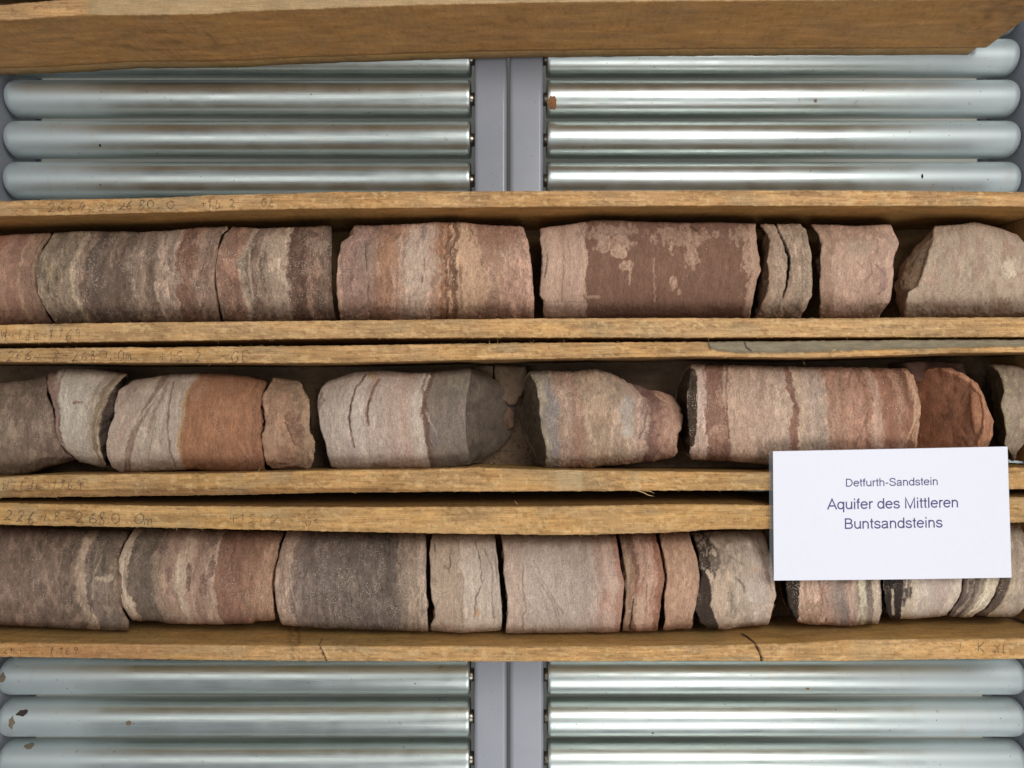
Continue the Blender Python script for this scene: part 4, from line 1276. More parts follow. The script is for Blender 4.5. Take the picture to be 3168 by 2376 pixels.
core(2, 'greenish grey core at the right edge, above the right corner of the card',
     [(X4 + 1990, 170), (X4 + 2040, 220), (X4 + 2070, 290), (X4 + 2082, 350), (X4 + 2058, 440), (X4 + 2080, 540), (X4 + 2092, 640), (X4 + 2084, 700), (X4 + 2130, 780), (X4 + 2160, 860)],
     [(X4 + 2180, 170), (X4 + 2270, 300), (X4 + 2290, 500), (X4 + 2260, 640), (X4 + 2170, 760), (X4 + 2140, 830)], [(X4 + 1980, 177), (X4 + 2212, 200), (X4 + 2500, 220)], [(X4 + 1980, 815), (X4 + 2500, 815)],
     [(X4 + 1900, (150, 140, 118)), (X4 + 2100, (146, 132, 116), 20), (X4 + 2180, (150, 134, 120), 20)],
     209, G2, streak=0.14, mott=0.35, speck=0.35, lb=10, lext=150, capl=(88, 80, 62),
     patches=[(X4 + 2140, 450, 60, 60, (178, 160, 148), 0.4, 0.7), (X4 + 2100, 355, 30, 14, (186, 186, 140), 0.4)])

# ---------------- row 3
core(3, 'grey-brown scratched core at the left edge of the lowest box',
     [(-420, 240), (-420, 900)], [(858, 238), (802, 320), (762, 400), (745, 500), (745, 620), (757, 700), (790, 768), (838, 850)],
     [(-600, 218), (0, 224), (400, 240), (850, 252)], [(-600, 862), (150, 864), (400, 880), (600, 890), (800, 896)],
     [(-600, (122, 102, 92)), (200, (118, 100, 90), 30), (440, (112, 96, 86), 20), (530, (160, 142, 126), 14), (592, (104, 92, 84), 6), (650, (116, 104, 94), 10), (735, (126, 110, 98), 6)],
     301, G3, streak=0.22, mott=0.5, speck=0.3, wob=16, edge=4,
     patches=[(690, 562, 60, 22, (186, 174, 154), 0.8, 0.6), (520, 580, 60, 120, (156, 136, 120), 0.5, 0.8), (300, 520, 120, 60, (142, 124, 112), 0.4, 1.0), (640, 640, 60, 60, (156, 142, 128), 0.45, 1.0), (560, 800, 40, 40, (152, 132, 112), 0.5, 0.8), (130, 640, 90, 100, (144, 124, 110), 0.4, 1.1)],
     lines=[([(660, 420), (610, 540), (600, 700)], 6, (168, 152, 134), 0.6), ([(690, 600), (700, 760)], 5, (160, 146, 130), 0.5), ([(640, 350), (600, 480)], 8, (160, 144, 128), 0.5), ([(595, 450), (590, 840)], 5, (88, 76, 70), 0.6)])

core(3, 'core with pale left rim, creamy ragged bands and red-brown right part, lowest box',
     [(868, 240), (814, 320), (774, 420), (752, 500), (750, 620), (766, 690), (800, 760), (856, 850)],
     [(1846, 255), (1812, 330), (1797, 420), (1772, 500), (1762, 600), (1770, 700), (1786, 850)],
     [(740, 245), (1000, 232), (1870, 262)], [(760, 830), (860, 834), (1000, 838), (1100, 850), (1400, 856), (1600, 854), (1640, 850), (1655, 836), (1850, 830)],
     [(700, (184, 168, 150)), (862, (108, 96, 86), 5), (1030, (140, 120, 106), 14), (1090, (156, 130, 116), 14), (1180, (184, 166, 148), 6), (1232, (166, 138, 124), 6), (1290, (154, 126, 114), 10), (1340, (164, 138, 124), 8), (1400, (176, 152, 136), 5), (1425, (136, 98, 84), 6),
      (1600, (146, 110, 92), 20), (1700, (162, 126, 106), 16)],
     302, G3, skew=-0.03, streak=0.22, mott=0.25, speck=0.3, wob=24, edge=5,
     patches=[(1225, 550, 18, 90, (104, 82, 72), 0.85, 0.6), (1320, 610, 28, 80, (116, 86, 76), 0.85, 0.6), (1370, 500, 24, 80, (112, 86, 76), 0.8, 0.6), (1380, 300, 30, 70, (104, 86, 76), 0.7, 0.5), (1095, 540, 22, 60, (110, 90, 84), 0.7, 0.6), (1010, 430, 34, 40, (160, 142, 124), 0.6, 0.7),
              (1120, 420, 24, 26, (176, 156, 138), 0.6, 0.7), (1160, 330, 60, 60, (150, 124, 112), 0.6), (1060, 360, 30, 60, (88, 76, 70), 0.6, 0.6), (1070, 720, 44, 40, (160, 134, 120), 0.6, 0.6), (870, 370, 18, 34, (96, 84, 72), 0.5), (1520, 820, 40, 20, (146, 86, 76), 0.4)],
     lines=[([(1260, 320), (1215, 480), (1190, 640)], 24, (190, 172, 152), 0.6), ([(1060, 540), (1065, 650)], 9, (186, 160, 136), 0.6), ([(1420, 320), (1400, 470), (1370, 560)], 9, (184, 162, 146), 0.7), ([(820, 420), (800, 560), (840, 720)], 4, (104, 90, 80), 0.5), ([(780, 560), (790, 700), (830, 800)], 6, (190, 172, 156), 0.5)])

core(3, 'charcoal grey speckled core with tan ends, third from the left in the lowest box',
     [(1862, 255), (1828, 330), (1808, 420), (1786, 500), (1776, 600), (1784, 700), (1800, 790), (1832, 880)],
     [(X2 + 548, 275), (X2 + 552, 400), (X2 + 549, 550), (X2 + 554, 700), (X2 + 558, 800), (X2 + 564, 920)],
     [(1760, 238), (2212, 255), (X2 + 580, 268)], [(1790, 860), (2100, 880), (2212, 886), (X2 + 300, 896), (X2 + 580, 906)],
     [(1700, (160, 136, 122)), (1850, (166, 144, 130), 10), (1905, (128, 112, 104), 12), (1960, (112, 100, 94), 14), (2212, (104, 94, 88), 30), (X2 + 200, (102, 92, 86), 20), (X2 + 370, (134, 120, 108), 16), (X2 + 430, (146, 130, 116), 12), (X2 + 500, (162, 146, 134), 10)],
     303, G3, streak=0.28, mott=0.32, speck=0.65, wob=18, edge=3, rb=2,
     patches=[(X2 + 60, 600, 80, 60, (138, 126, 116), 0.45, 0.9), (2120, 520, 60, 120, (116, 110, 106), 0.5, 0.7), (X2 + 490, 690, 20, 24, (188, 176, 160), 0.5, 0.5)],
     lines=[([(1840, 400), (1832, 560), (1850, 760)], 3, (116, 94, 82), 0.6), ([(1822, 400), (1812, 560), (1826, 740)], 3, (120, 98, 86), 0.5), ([(1880, 480), (1890, 640), (1920, 760)], 5, (186, 164, 148), 0.5), ([(X2 + 120, 330), (X2 + 110, 500)], 4, (130, 118, 108), 0.5)])

core(3, 'cream core with hairline cracks and a rust spot, in the lowest box',
     [(X2 + 588, 275), (X2 + 574, 350), (X2 + 570, 400), (X2 + 576, 500), (X2 + 576, 600), (X2 + 584, 700), (X2 + 604, 760), (X2 + 606, 820), (X2 + 580, 870), (X2 + 578, 920)],
     [(X2 + 996, 275), (X2 + 1004, 380), (X2 + 1016, 450), (X2 + 1022, 550), (X2 + 1032, 650), (X2 + 1042, 750), (X2 + 1040, 850), (X2 + 1036, 920)],
     [(X2 + 560, 268), (X2 + 1050, 268)], [(X2 + 560, 896), (X2 + 780, 912), (X2 + 1050, 895)],
     [(X2 + 500, (176, 160, 144)), (X2 + 780, (192, 180, 168), 8), (X2 + 900, (184, 172, 160), 20), (X2 + 960, (178, 168, 158), 14)],
     304, G3, streak=0.10, mott=0.16, speck=0.2, wob=12, edge=4, bumpy=0.0013,
     patches=[(X2 + 690, 640, 95, 210, (168, 148, 132), 0.65, 0.4), (X2 + 685, 500, 18, 18, (96, 80, 68), 0.8, 0.7), (X2 + 880, 790, 20, 28, (188, 146, 110), 0.75, 0.5), (X2 + 600, 590, 18, 30, (126, 108, 94), 0.5, 0.8), (X2 + 770, 470, 30, 60, (198, 184, 170), 0.6, 0.5)],
     cracks=[([(X2 + 706, 400), (X2 + 708, 450), (X2 + 696, 525)], 7, 0.0014), ([(X2 + 604, 335), (X2 + 608, 390)], 8, 0.0014), ([(X2 + 868, 310), (X2 + 902, 450), (X2 + 906, 590)], 6, 0.0014), ([(X2 + 902, 615), (X2 + 872, 690), (X2 + 860, 820)], 7, 0.0014)],
     lines=[([(X2 + 760, 310), (X2 + 768, 430), (X2 + 755, 460)], 4, (130, 112, 98), 0.6), ([(X2 + 748, 470), (X2 + 790, 560), (X2 + 784, 760), (X2 + 786, 880)], 4, (126, 108, 96), 0.6), ([(X2 + 930, 380), (X2 + 980, 500), (X2 + 976, 700), (X2 + 992, 850)], 3, (124, 106, 96), 0.6),
            ([(X2 + 1000, 420), (X2 + 1008, 560)], 4, (110, 92, 82), 0.5), ([(X2 + 630, 700), (X2 + 610, 760)], 4, (110, 92, 80), 0.6), ([(X2 + 640, 840), (X2 + 670, 890)], 4, (116, 98, 84), 0.6)])

core(3, 'long pale pink-grey core with a diagonal crease, centre of the lowest box',
     [(X2 + 1034, 275), (X2 + 1046, 360), (X2 + 1056, 430), (X2 + 1048, 500), (X2 + 1064, 600), (X2 + 1076, 700), (X2 + 1076, 800), (X2 + 1064, 920)],
     [(X2 + 1778, 275), (X2 + 1798, 400), (X2 + 1812, 500), (X2 + 1834, 580), (X2 + 1830, 650), (X2 + 1824, 750), (X2 + 1802, 920)],
     [(X2 + 1020, 270), (X2 + 1850, 274)], [(X2 + 1020, 912), (X2 + 1400, 910), (X2 + 1850, 906)],
     [(X2 + 1000, (182, 164, 152)), (X2 + 1180, (178, 166, 156), 20), (X2 + 1380, (174, 162, 152), 30), (X2 + 1560, (170, 156, 146), 30), (X2 + 1650, (170, 144, 134), 14), (X2 + 1700, (186, 162, 150), 10), (X2 + 1770, (172, 132, 120), 10)],
     305, G3, streak=0.10, mott=0.14, speck=0.22, wob=14, edge=4,
     patches=[(X2 + 1330, 460, 70, 90, (186, 176, 166), 0.5, 0.6), (X2 + 1740, 700, 50, 90, (168, 126, 112), 0.5, 0.8), (X2 + 1750, 600, 50, 60, (192, 168, 156), 0.6, 0.5), (X2 + 1540, 600, 70, 180, (164, 150, 142), 0.5, 0.6), (X2 + 1110, 330, 80, 50, (164, 148, 138), 0.5)],
     lines=[([(X2 + 1180, 470), (X2 + 1176, 640), (X2 + 1196, 760), (X2 + 1176, 810), (X2 + 1178, 900)], 4, (130, 112, 104), 0.7), ([(X2 + 1245, 450), (X2 + 1320, 600), (X2 + 1380, 690), (X2 + 1440, 790)], 6, (142, 124, 118), 0.7), ([(X2 + 1270, 560), (X2 + 1360, 700), (X2 + 1410, 860)], 4, (146, 130, 124), 0.6),
            ([(X2 + 1340, 620), (X2 + 1400, 760), (X2 + 1420, 880)], 3, (146, 130, 124), 0.6), ([(X2 + 1260, 500), (X2 + 1420, 740)], 4, (204, 194, 184), 0.5), ([(X2 + 1300, 640), (X2 + 1350, 850)], 3, (150, 134, 128), 0.5)])

core(3, 'thin rust and cream slice with a dark split, left of the peach slice',
     [(X2 + 1800, 275), (X2 + 1814, 350), (X2 + 1832, 470), (X2 + 1850, 575), (X2 + 1848, 640), (X2 + 1842, 700), (X2 + 1834, 800), (X2 + 1820, 910)],
     [(X2 + 2036, 275), (X2 + 2056, 350), (X2 + 2080, 450), (X2 + 2094, 560), (X2 + 2082, 650), (X2 + 2070, 750), (X2 + 2058, 850), (X2 + 2046, 910)],
     [(X2 + 1780, 270), (X2 + 2110, 266)], [(X2 + 1780, 902), (X2 + 2110, 898)],
     [(X2 + 1750, (150, 120, 102)), (X2 + 1880, (128, 92, 78), 5), (X2 + 1912, (182, 148, 134), 8), (X2 + 2000, (176, 136, 122), 6), (X2 + 2022, (152, 104, 86), 8), (X2 + 2075, (160, 118, 100), 8)],
     306, G3, streak=0.22, mott=0.2, speck=0.2, wob=16, edge=6, skew=-0.02,
     patches=[(X2 + 1850, 500, 26, 80, (184, 156, 134), 0.6, 0.6), (X2 + 1930, 760, 50, 110, (192, 164, 144), 0.65, 0.5), (X2 + 1925, 640, 40, 40, (170, 120, 104), 0.5), (X2 + 1910, 410, 16, 12, (130, 104, 96), 0.6)],
     cracks=[([(X2 + 1892, 700), (X2 + 1880, 800), (X2 + 1868, 900)], 12, 0.004)],
     lines=[([(X2 + 1975, 600), (X2 + 1974, 780)], 4, (112, 76, 64), 0.7), ([(X2 + 1850, 290), (X2 + 1858, 380), (X2 + 1850, 480)], 10, (110, 84, 70), 0.6), ([(X2 + 1960, 560), (X2 + 1900, 720)], 7, (136, 92, 76), 0.6)])

core(3, 'peach coloured slice with a chipped lower edge, beside the black-ended core',
     [(X2 + 2062, 275), (X2 + 2072, 350), (X2 + 2096, 430), (X2 + 2112, 540), (X2 + 2104, 620), (X2 + 2092, 700), (X2 + 2094, 780), (X2 + 2100, 840), (X2 + 2082, 910)],
     [(X4 + 42, 260), (X4 + 70, 350), (X4 + 95, 450), (X4 + 110, 540), (X4 + 105, 650), (X4 + 92, 740), (X4 + 70, 810), (X4 + 58, 900)],
     [(X2 + 2050, 264), (X4 + 120, 256)], [(X2 + 2050, 896), (X4 + 120, 880)],
     [(X2 + 2000, (176, 140, 120)), (X2 + 2140, (182, 148, 128), 14), (X4 + 40, (176, 142, 124), 14)],
     307, G3, streak=0.2, mott=0.16, speck=0.25, wob=14, edge=6,
     patches=[(X2 + 2200, 850, 90, 40, (152, 122, 104), 0.7, 0.4), (X2 + 2150, 330, 70, 50, (160, 124, 108), 0.5)],
     lines=[([(X2 + 2200, 840), (X4 + 30, 800)], 4, (200, 164, 144), 0.5)])

core(3, 'grey and white core with a black crystalline broken left end, left of the card',
     [(X4 + 60, 250), (X4 + 86, 330), (X4 + 106, 430), (X4 + 118, 520), (X4 + 112, 600), (X4 + 96, 700), (X4 + 82, 780), (X4 + 110, 850), (X4 + 160, 895)],
     [(X4 + 510, 235), (X4 + 540, 300), (X4 + 570, 400), (X4 + 588, 500), (X4 + 602, 600), (X4 + 605, 680), (X4 + 586, 770), (X4 + 550, 880)],
     [(X4 + 40, 262), (X4 + 620, 240)], [(X4 + 40, 892), (X4 + 280, 884), (X4 + 620, 850)],
     [(X4 + 0, (176, 160, 144)), (X4 + 300, (172, 160, 146), 20), (X4 + 430, (178, 166, 156), 20), (X4 + 540, (186, 168, 154), 10)],
     308, G3, streak=0.12, mott=0.30, speck=0.2, wob=18, edge=8, lb=14, lext=60, capl=(58, 48, 40), bumpy=0.0018, rb=14,
     patches=[(X4 + 120, 390, 70, 150, (48, 41, 36), 0.95, 0.35), (X4 + 195, 470, 50, 60, (60, 52, 46), 0.85, 0.7), (X4 + 260, 400, 60, 110, (124, 116, 106), 0.6, 0.9), (X4 + 320, 740, 30, 100, (126, 118, 110), 0.5, 0.9), (X4 + 280, 300, 100, 50, (138, 130, 116), 0.5, 0.7),
              (X4 + 470, 510, 40, 20, (186, 152, 128), 0.5, 0.5), (X4 + 245, 700, 40, 100, (196, 178, 158), 0.6, 0.4), (X4 + 470, 640, 70, 80, (196, 190, 182), 0.5, 0.6)],
     lines=[([(X4 + 100, 560), (X4 + 125, 650), (X4 + 120, 760), (X4 + 170, 880)], 120, (60, 50, 44), 1.3), ([(X4 + 150, 290), (X4 + 230, 400), (X4 + 240, 470)], 10, (84, 76, 68), 0.7), ([(X4 + 345, 560), (X4 + 390, 600), (X4 + 402, 660)], 6, (96, 84, 76), 0.7), ([(X4 + 440, 290), (X4 + 510, 420), (X4 + 560, 600)], 8, (146, 120, 104), 0.6),
            ([(X4 + 480, 300), (X4 + 540, 470), (X4 + 575, 640)], 5, (128, 100, 86), 0.6), ([(X4 + 305, 620), (X4 + 325, 760)], 6, (100, 92, 86), 0.6), ([(X4 + 400, 480), (X4 + 300, 420)], 6, (120, 110, 100), 0.5), ([(X4 + 235, 580), (X4 + 270, 660)], 4, (112, 98, 86), 0.5)])

core(3, 'pink and grey striped core showing below the left part of the card',
     [(X4 + 690, 230), (X4 + 676, 400), (X4 + 668, 560), (X4 + 672, 640), (X4 + 684, 740), (X4 + 716, 800), (X4 + 760, 870)],
     [(X4 + 1270, 230), (X4 + 1285, 500), (X4 + 1284, 600), (X4 + 1284, 700), (X4 + 1292, 780), (X4 + 1268, 870)],
     [(X4 + 730, 225), (X4 + 1300, 222)], [(X4 + 730, 846), (X4 + 900, 860), (X4 + 1100, 866), (X4 + 1300, 852)],
     [(X4 + 700, (190, 162, 146)), (X4 + 905, (176, 144, 132), 8), (X4 + 960, (158, 140, 130), 10), (X4 + 1010, (138, 126, 120), 10), (X4 + 1060, (166, 142, 132), 10), (X4 + 1120, (150, 136, 124), 6), (X4 + 1148, (186, 182, 160), 5), (X4 + 1190, (122, 110, 104), 6), (X4 + 1235, (192, 180, 164), 8),
      (X4 + 1268, (160, 146, 136), 8)],
     309, G3, streak=0.3, mott=0.2, speck=0.3, wob=12, edge=7, lb=14, lext=50, capl=(50, 42, 38), bumpy=0.0016,
     patches=[(X4 + 835, 775, 80, 66, (148, 116, 98), 0.75, 0.4), (X4 + 1190, 800, 70, 50, (150, 134, 124), 0.5)],
     lines=[([(X4 + 715, 240), (X4 + 712, 560), (X4 + 708, 700), (X4 + 712, 800)], 84, (52, 43, 38), 1.4), ([(X4 + 880, 580), (X4 + 905, 660), (X4 + 905, 730), (X4 + 890, 800)], 6, (120, 90, 78), 0.7), ([(X4 + 770, 715), (X4 + 840, 745), (X4 + 900, 740)], 4, (176, 146, 128), 0.6), ([(X4 + 1165, 600), (X4 + 1185, 700), (X4 + 1145, 780), (X4 + 1130, 850)], 12, (196, 196, 176), 0.6),
            ([(X4 + 1230, 580), (X4 + 1245, 700), (X4 + 1240, 820)], 5, (206, 196, 160), 0.5)],
     cracks=[([(X4 + 935, 820), (X4 + 920, 845)], 10, 0.0012)])

core(3, 'chalky white core with a black ragged left end, below the middle of the card',
     [(X4 + 1330, 230), (X4 + 1312, 400), (X4 + 1302, 600), (X4 + 1306, 700), (X4 + 1322, 780), (X4 + 1352, 850)],
     [(X4 + 1800, 230), (X4 + 1816, 560), (X4 + 1810, 640), (X4 + 1780, 715), (X4 + 1722, 790), (X4 + 1690, 850)],
     [(X4 + 1330, 205), (X4 + 1820, 205)], [(X4 + 1330, 822), (X4 + 1500, 822), (X4 + 1820, 790)],
     [(X4 + 1300, (190, 180, 164)), (X4 + 1520, (188, 180, 170), 14), (X4 + 1600, (184, 172, 164), 10), (X4 + 1700, (192, 184, 172), 10)],
     310, G3, streak=0.12, mott=0.2, speck=0.2, wob=10, edge=8, lb=4, lext=30, capl=(34, 29, 29),
     patches=[(X4 + 1420, 640, 46, 130, (56, 48, 46), 0.85, 0.9)],
     lines=[([(X4 + 1385, 300), (X4 + 1372, 560), (X4 + 1362, 680), (X4 + 1350, 800)], 120, (46, 38, 36), 1.5), ([(X4 + 1360, 640), (X4 + 1358, 720), (X4 + 1364, 800)], 10, (176, 166, 146), 0.9), ([(X4 + 1470, 570), (X4 + 1460, 650), (X4 + 1430, 740)], 12, (92, 82, 78), 0.8)])

core(3, 'slanted white slice edged with dark grey folds, below the right part of the card',
     [(X4 + 1826, 230), (X4 + 1824, 570), (X4 + 1818, 650), (X4 + 1786, 722), (X4 + 1732, 792), (X4 + 1700, 850)],
     [(X4 + 2070, 230), (X4 + 2058, 570), (X4 + 2022, 680), (X4 + 1962, 760), (X4 + 1892, 802), (X4 + 1840, 850)],
     [(X4 + 1690, 200), (X4 + 2080, 200)], [(X4 + 1690, 806), (X4 + 2080, 812)],
     [(X4 + 1700, (98, 84, 82)), (X4 + 1812, (150, 138, 122), 6), (X4 + 1832, (92, 80, 78), 5), (X4 + 1862, (150, 140, 124), 6), (X4 + 1890, (200, 192, 172), 8), (X4 + 1985, (160, 148, 130), 5)],
     311, G3, streak=0.3, mott=0.16, speck=0.12, wob=14, edge=6,
     lines=[([(X4 + 1880, 580), (X4 + 1860, 660), (X4 + 1810, 730), (X4 + 1760, 785)], 12, (84, 72, 72), 0.7), ([(X4 + 1850, 570), (X4 + 1845, 650)], 7, (190, 182, 160), 0.6), ([(X4 + 1910, 580), (X4 + 1895, 680), (X4 + 1830, 760)], 6, (130, 118, 104), 0.6)])

core(3, 'grey-tan core in the lowest box, at the right edge below the card',
     [(X4 + 2078, 230), (X4 + 2064, 570), (X4 + 2030, 680), (X4 + 1970, 762), (X4 + 1900, 806), (X4 + 1850, 850)],
     [(X4 + 2180, 200), (X4 + 2270, 400), (X4 + 2280, 600), (X4 + 2230, 740), (X4 + 2130, 840)], [(X4 + 1850, 190), (X4 + 2500, 180)], [(X4 + 1850, 800), (X4 + 2212, 814), (X4 + 2500, 812)],
     [(X4 + 1800, (88, 74, 66)), (X4 + 2046, (170, 158, 138), 6), (X4 + 2080, (164, 152, 138), 10), (X4 + 2200, (158, 140, 126), 30)],
     312, G3, streak=0.12, mott=0.3, speck=0.25, wob=8, edge=6,
     lines=[([(X4 + 2050, 575), (X4 + 2020, 680), (X4 + 1960, 765)], 16, (78, 64, 60), 0.8)])

#@@SMALL
# ------------------------------------------------------------------ broken chips lying in the gaps


def fragment(row, label, outline, ztop, thick, col, seed, group, name='rock_fragment'):
    """irregular chip: traced outline as a prism with faceted top"""
    y0 = YO[row]
    pts = np.array(outline, float)
    n = len(pts)
    # densify
    P = []
    for i in range(n):
        a, b = pts[i], pts[(i + 1) % n]
        for t in np.linspace(0, 1, 9)[:-1]:
            P.append(a + (b - a) * t)
    P = np.array(P)
    P += (np.stack([vn(P[:, 0] / 12, P[:, 1] / 12, 0, seed), vn(P[:, 0] / 12, P[:, 1] / 12, 5, seed)], -1) - 0.5) * 9
    X, Y = unproj(P[:, 0] / K, y0 + P[:, 1] / K, ztop)
    c = np.array([X.mean(), Y.mean()])
    m = len(P)
    rings = []
    for rho, dz in ((1.02, -thick), (1.04, -thick * 0.5), (1.0, -0.0025), (0.93, -0.0006), (0.8, 0), (0.65, 0.0004), (0.5, 0.0006), (0.35, 0.0008), (0.2, 0.0008), (0.08, 0.0008)):
        xx = c[0] + (X - c[0]) * rho; yy = c[1] + (Y - c[1]) * rho
        zz = ztop + dz + (fbm(xx / 0.01, yy / 0.01, 0, seed, 3) - 0.5) * 0.006 * (1 if dz > -thick * 0.4 else 0)
        rings.append(np.stack([xx, yy, zz], -1))
    V = np.vstack(rings)
    f = grid_faces(len(rings), m, True)
    V = np.vstack([V, V[-m:].mean(0)])
    i = np.arange(m); j = (i + 1) % m
    t3 = np.stack([(len(rings) - 1) * m + i, np.full(m, len(V) - 1), (len(rings) - 1) * m + j], -1)
    nn = fbm(V[:, 0] / 0.006, V[:, 1] / 0.006, V[:, 2] / 0.01, seed + 4, 3)
    C = lin(col)[None] * (0.6 + 0.8 * nn)[:, None]
    C = np.concatenate([C, np.full((len(C), 1), 0.1)], -1)
    return thing_mesh(name, V, [f, t3], ROCK, label, 'rock fragment', group, C)


GF = 'broken rock chips in the middle box'
fragment(2, 'brown slab-like chip on the box floor, between the grey tilted face and the mauve core',
         [(X2 + 992, 190), (X2 + 1200, 196), (X2 + 1200, 330), (X2 + 1150, 400), (X2 + 1128, 448), (X2 + 1095, 452), (X2 + 1066, 428), (X2 + 1030, 412), (X2 + 1004, 350), (X2 + 990, 260)], -0.088, 0.024, (128, 106, 86), 5, GF)
fragment(2, 'thin brown chip right behind the upper part of the grey tilted face',
         [(X2 + 850, 192), (X2 + 982, 192), (X2 + 982, 270), (X2 + 994, 352), (X2 + 1020, 420), (X2 + 960, 430), (X2 + 900, 300)], -0.090, 0.022, (132, 112, 90), 6, GF)
fragment(2, 'small reddish chip below the brown slab-like chip, touching the grey tilted face',
         [(X2 + 1000, 430), (X2 + 1062, 446), (X2 + 1100, 462), (X2 + 1122, 520), (X2 + 1116, 600), (X2 + 1060, 616), (X2 + 1000, 600)], -0.092, 0.02, (128, 98, 82), 8, GF)
fragment(2, 'dusky red slab lying behind the orange disc at the top of the middle box',
         [(X4 + 1440, 172), (X4 + 1560, 160), (X4 + 1700, 168), (X4 + 1838, 176), (X4 + 1845, 290), (X4 + 1500, 300)], -0.070, 0.04, (104, 76, 64), 12, GF)

# loose grit on the floors of the boxes
rg = random.Random(5)
gv, gf = [], []
for (row, xa, xb, ya_, yb_, cnt) in ((2, X2 + 860, X2 + 1200, 480, 830, 170), (2, 490, 760, 800, 880, 40), (1, X4 + 840, X4 + 900, 600, 840, 20), (1, X4 + 1360, X4 + 1450, 500, 840, 40),
                                    (3, X4 + 100, X4 + 240, 700, 880, 40), (2, X4 + 1880, X4 + 2080, 300, 700, 60), (1, 2150, 2240, 300, 860, 30), (3, X4 + 600, X4 + 760, 640, 860, 120), (2, 2030, 2110, 300, 860, 60), (1, X2 + 1240, X2 + 1300, 300, 860, 60), (2, X2 + 1200, X2 + 1280, 640, 830, 60), (2, X2 + 2180, X4 + 80, 300, 800, 90),
                                    (2, 40, 560, 850, 905, 90), (3, 860, 1800, 850, 890, 160), (3, X4 + 60, X4 + 2100, 850, 930, 260), (1, X4 + 1380, X4 + 1620, 300, 840, 110), (0, -20, 20, -50, 0, 1)):
    for i in range(cnt):
        px = rg.uniform(xa, xb) / K
        py = YO[row] + rg.uniform(ya_, yb_) / K
        r = rg.uniform(0.0004, 0.0015)
        x, y = unproj(px, py, ZF + 0.001)
        b = len(gv)
        for (a1, a2, a3) in ((1, 0, 0), (-1, 0, 0), (0, 1, 0), (0, -1, 0), (0, 0, 1), (0, 0, -1)):
            gv.append((float(x) + a1 * r * rg.uniform(.7, 1.3), float(y) + a2 * r * rg.uniform(.7, 1.3), ZF + r * 0.8 + a3 * r))
        for t in ((0, 2, 4), (2, 1, 4), (1, 3, 4), (3, 0, 4), (2, 0, 5), (1, 2, 5), (3, 1, 5), (0, 3, 5)):
            gf.append([b + q for q in t])
gc = np.tile(lin((150, 122, 100)), (len(gv), 1)) * (0.6 + 0.8 * np.repeat(np.random.RandomState(2).rand(len(gv) // 6), 6))[:, None]
gc = np.concatenate([gc, np.zeros((len(gc), 1))], -1)
go = mesh_obj('sandstone_grit', np.array(gv), np.array(gf), ROCK, None, False, gc)
tag(go, 'fine sandstone grit scattered on the box floors between the cores', 'grit', None, 'stuff')

# ------------------------------------------------------------------ raised wood fibres on the box rims


def fibres(parent, pts, y0, n, seed, xa, xb, side=1):
    rr = random.Random(seed)
    v, f = [], []
    for i in range(n):
        gx = rr.uniform(xa, xb)
        gy = float(interp(pts, gx)) + rr.uniform(-5, 3) * side
        L = rr.choice((6, 9, 12, 18, 26)) * rr.uniform(0.5, 1.1)
        a = rr.gauss(0, 0.7) + (math.pi if rr.random() < .4 else 0)
        cv = rr.uniform(-0.9, 0.9)
        wd = rr.uniform(0.00010, 0.00024)
        seg = 5
        b = len(v)
        x_, y_ = gx, gy
        for k in range(seg + 1):
            t = k / seg
            z = 0.0006 + 0.0022 * t * rr.uniform(0.3, 1.0)
            X, Y = unproj(x_ / K, y0 + y_ / K, z)
            ww = wd * (1 - 0.75 * t)
            nx_, ny_ = -math.sin(a), -math.cos(a)
            v += [(float(X) + nx_ * ww, float(Y) + ny_ * ww, z), (float(X) - nx_ * ww, float(Y) - ny_ * ww, z), (float(X), float(Y), z + ww)]
            x_ += L / seg * math.cos(a)
            y_ += L / seg * math.sin(a) * side
            a += cv / seg
        for k in range(seg):
            for q in range(3):
                f.append([b + 3 * k + q, b + 3 * k + (q + 1) % 3, b + 3 * k + 3 + (q + 1) % 3, b + 3 * k + 3 + q])
    o = mesh_obj('wood_fibres', np.array(v), np.array(f), FIBRE, parent, False)
    o['kind'] = 'stuff'
    return o


fibres(B1, b1l_out, 580, 170, 1, 0, 6600, 1)
fibres(B1, b1l_in, 580, 90, 2, 0, 6600, -1)
fibres(B1, [(X4 + 1480, 850), (X4 + 1750, 835)], 580, 26, 22, X4 + 1480, X4 + 1760, -1)
fibres(B1, b1u_out, 580, 60, 3, 0, 6600, -1)
fibres(B2, b2u_out, 580, 120, 4, 0, 4500, -1)
fibres(B2, b2u_out, 580, 60, 14, X2 + 400, X2 + 1300, -1)
fibres(B2, b2u_in, 580, 110, 5, 0, 6600, 1)
fibres(B2, b2l_out, 1040, 120, 6, 0, 6600, 1)
fibres(B2, b2l_in, 1040, 60, 7, 0, 6600, -1)
fibres(B3, b3u_out, 1520, 130, 8, 0, 6600, -1)
fibres(B3, b3u_in, 1520, 90, 9, 0, 6600, 1)
fibres(B3, b3l_out, 1520, 110, 10, 0, 6600, 1)
fibres(B0, b0_out, 0, 50, 11, 300, 5000, 1)


def splinter(parent, y0, pts, w=2.6):
    v, f = [], []
    n = len(pts)
    for k, (gx, gy, z) in enumerate(pts):
        X, Y = unproj(gx / K, y0 + gy / K, z)
        ww = w * PX / 2 * (1 - abs(2 * k / (n - 1) - 0.9) * 0.8)
        v += [(float(X), float(Y) + ww, z), (float(X), float(Y) - ww, z), (float(X), float(Y), z + ww)]
    for k in range(n - 1):
        for q in range(3):
            f.append([3 * k + q, 3 * k + (q + 1) % 3, 3 * k + 3 + (q + 1) % 3, 3 * k + 3 + q])
    return mesh_obj('splinter', np.array(v), np.array(f), FIBRE, parent, False)


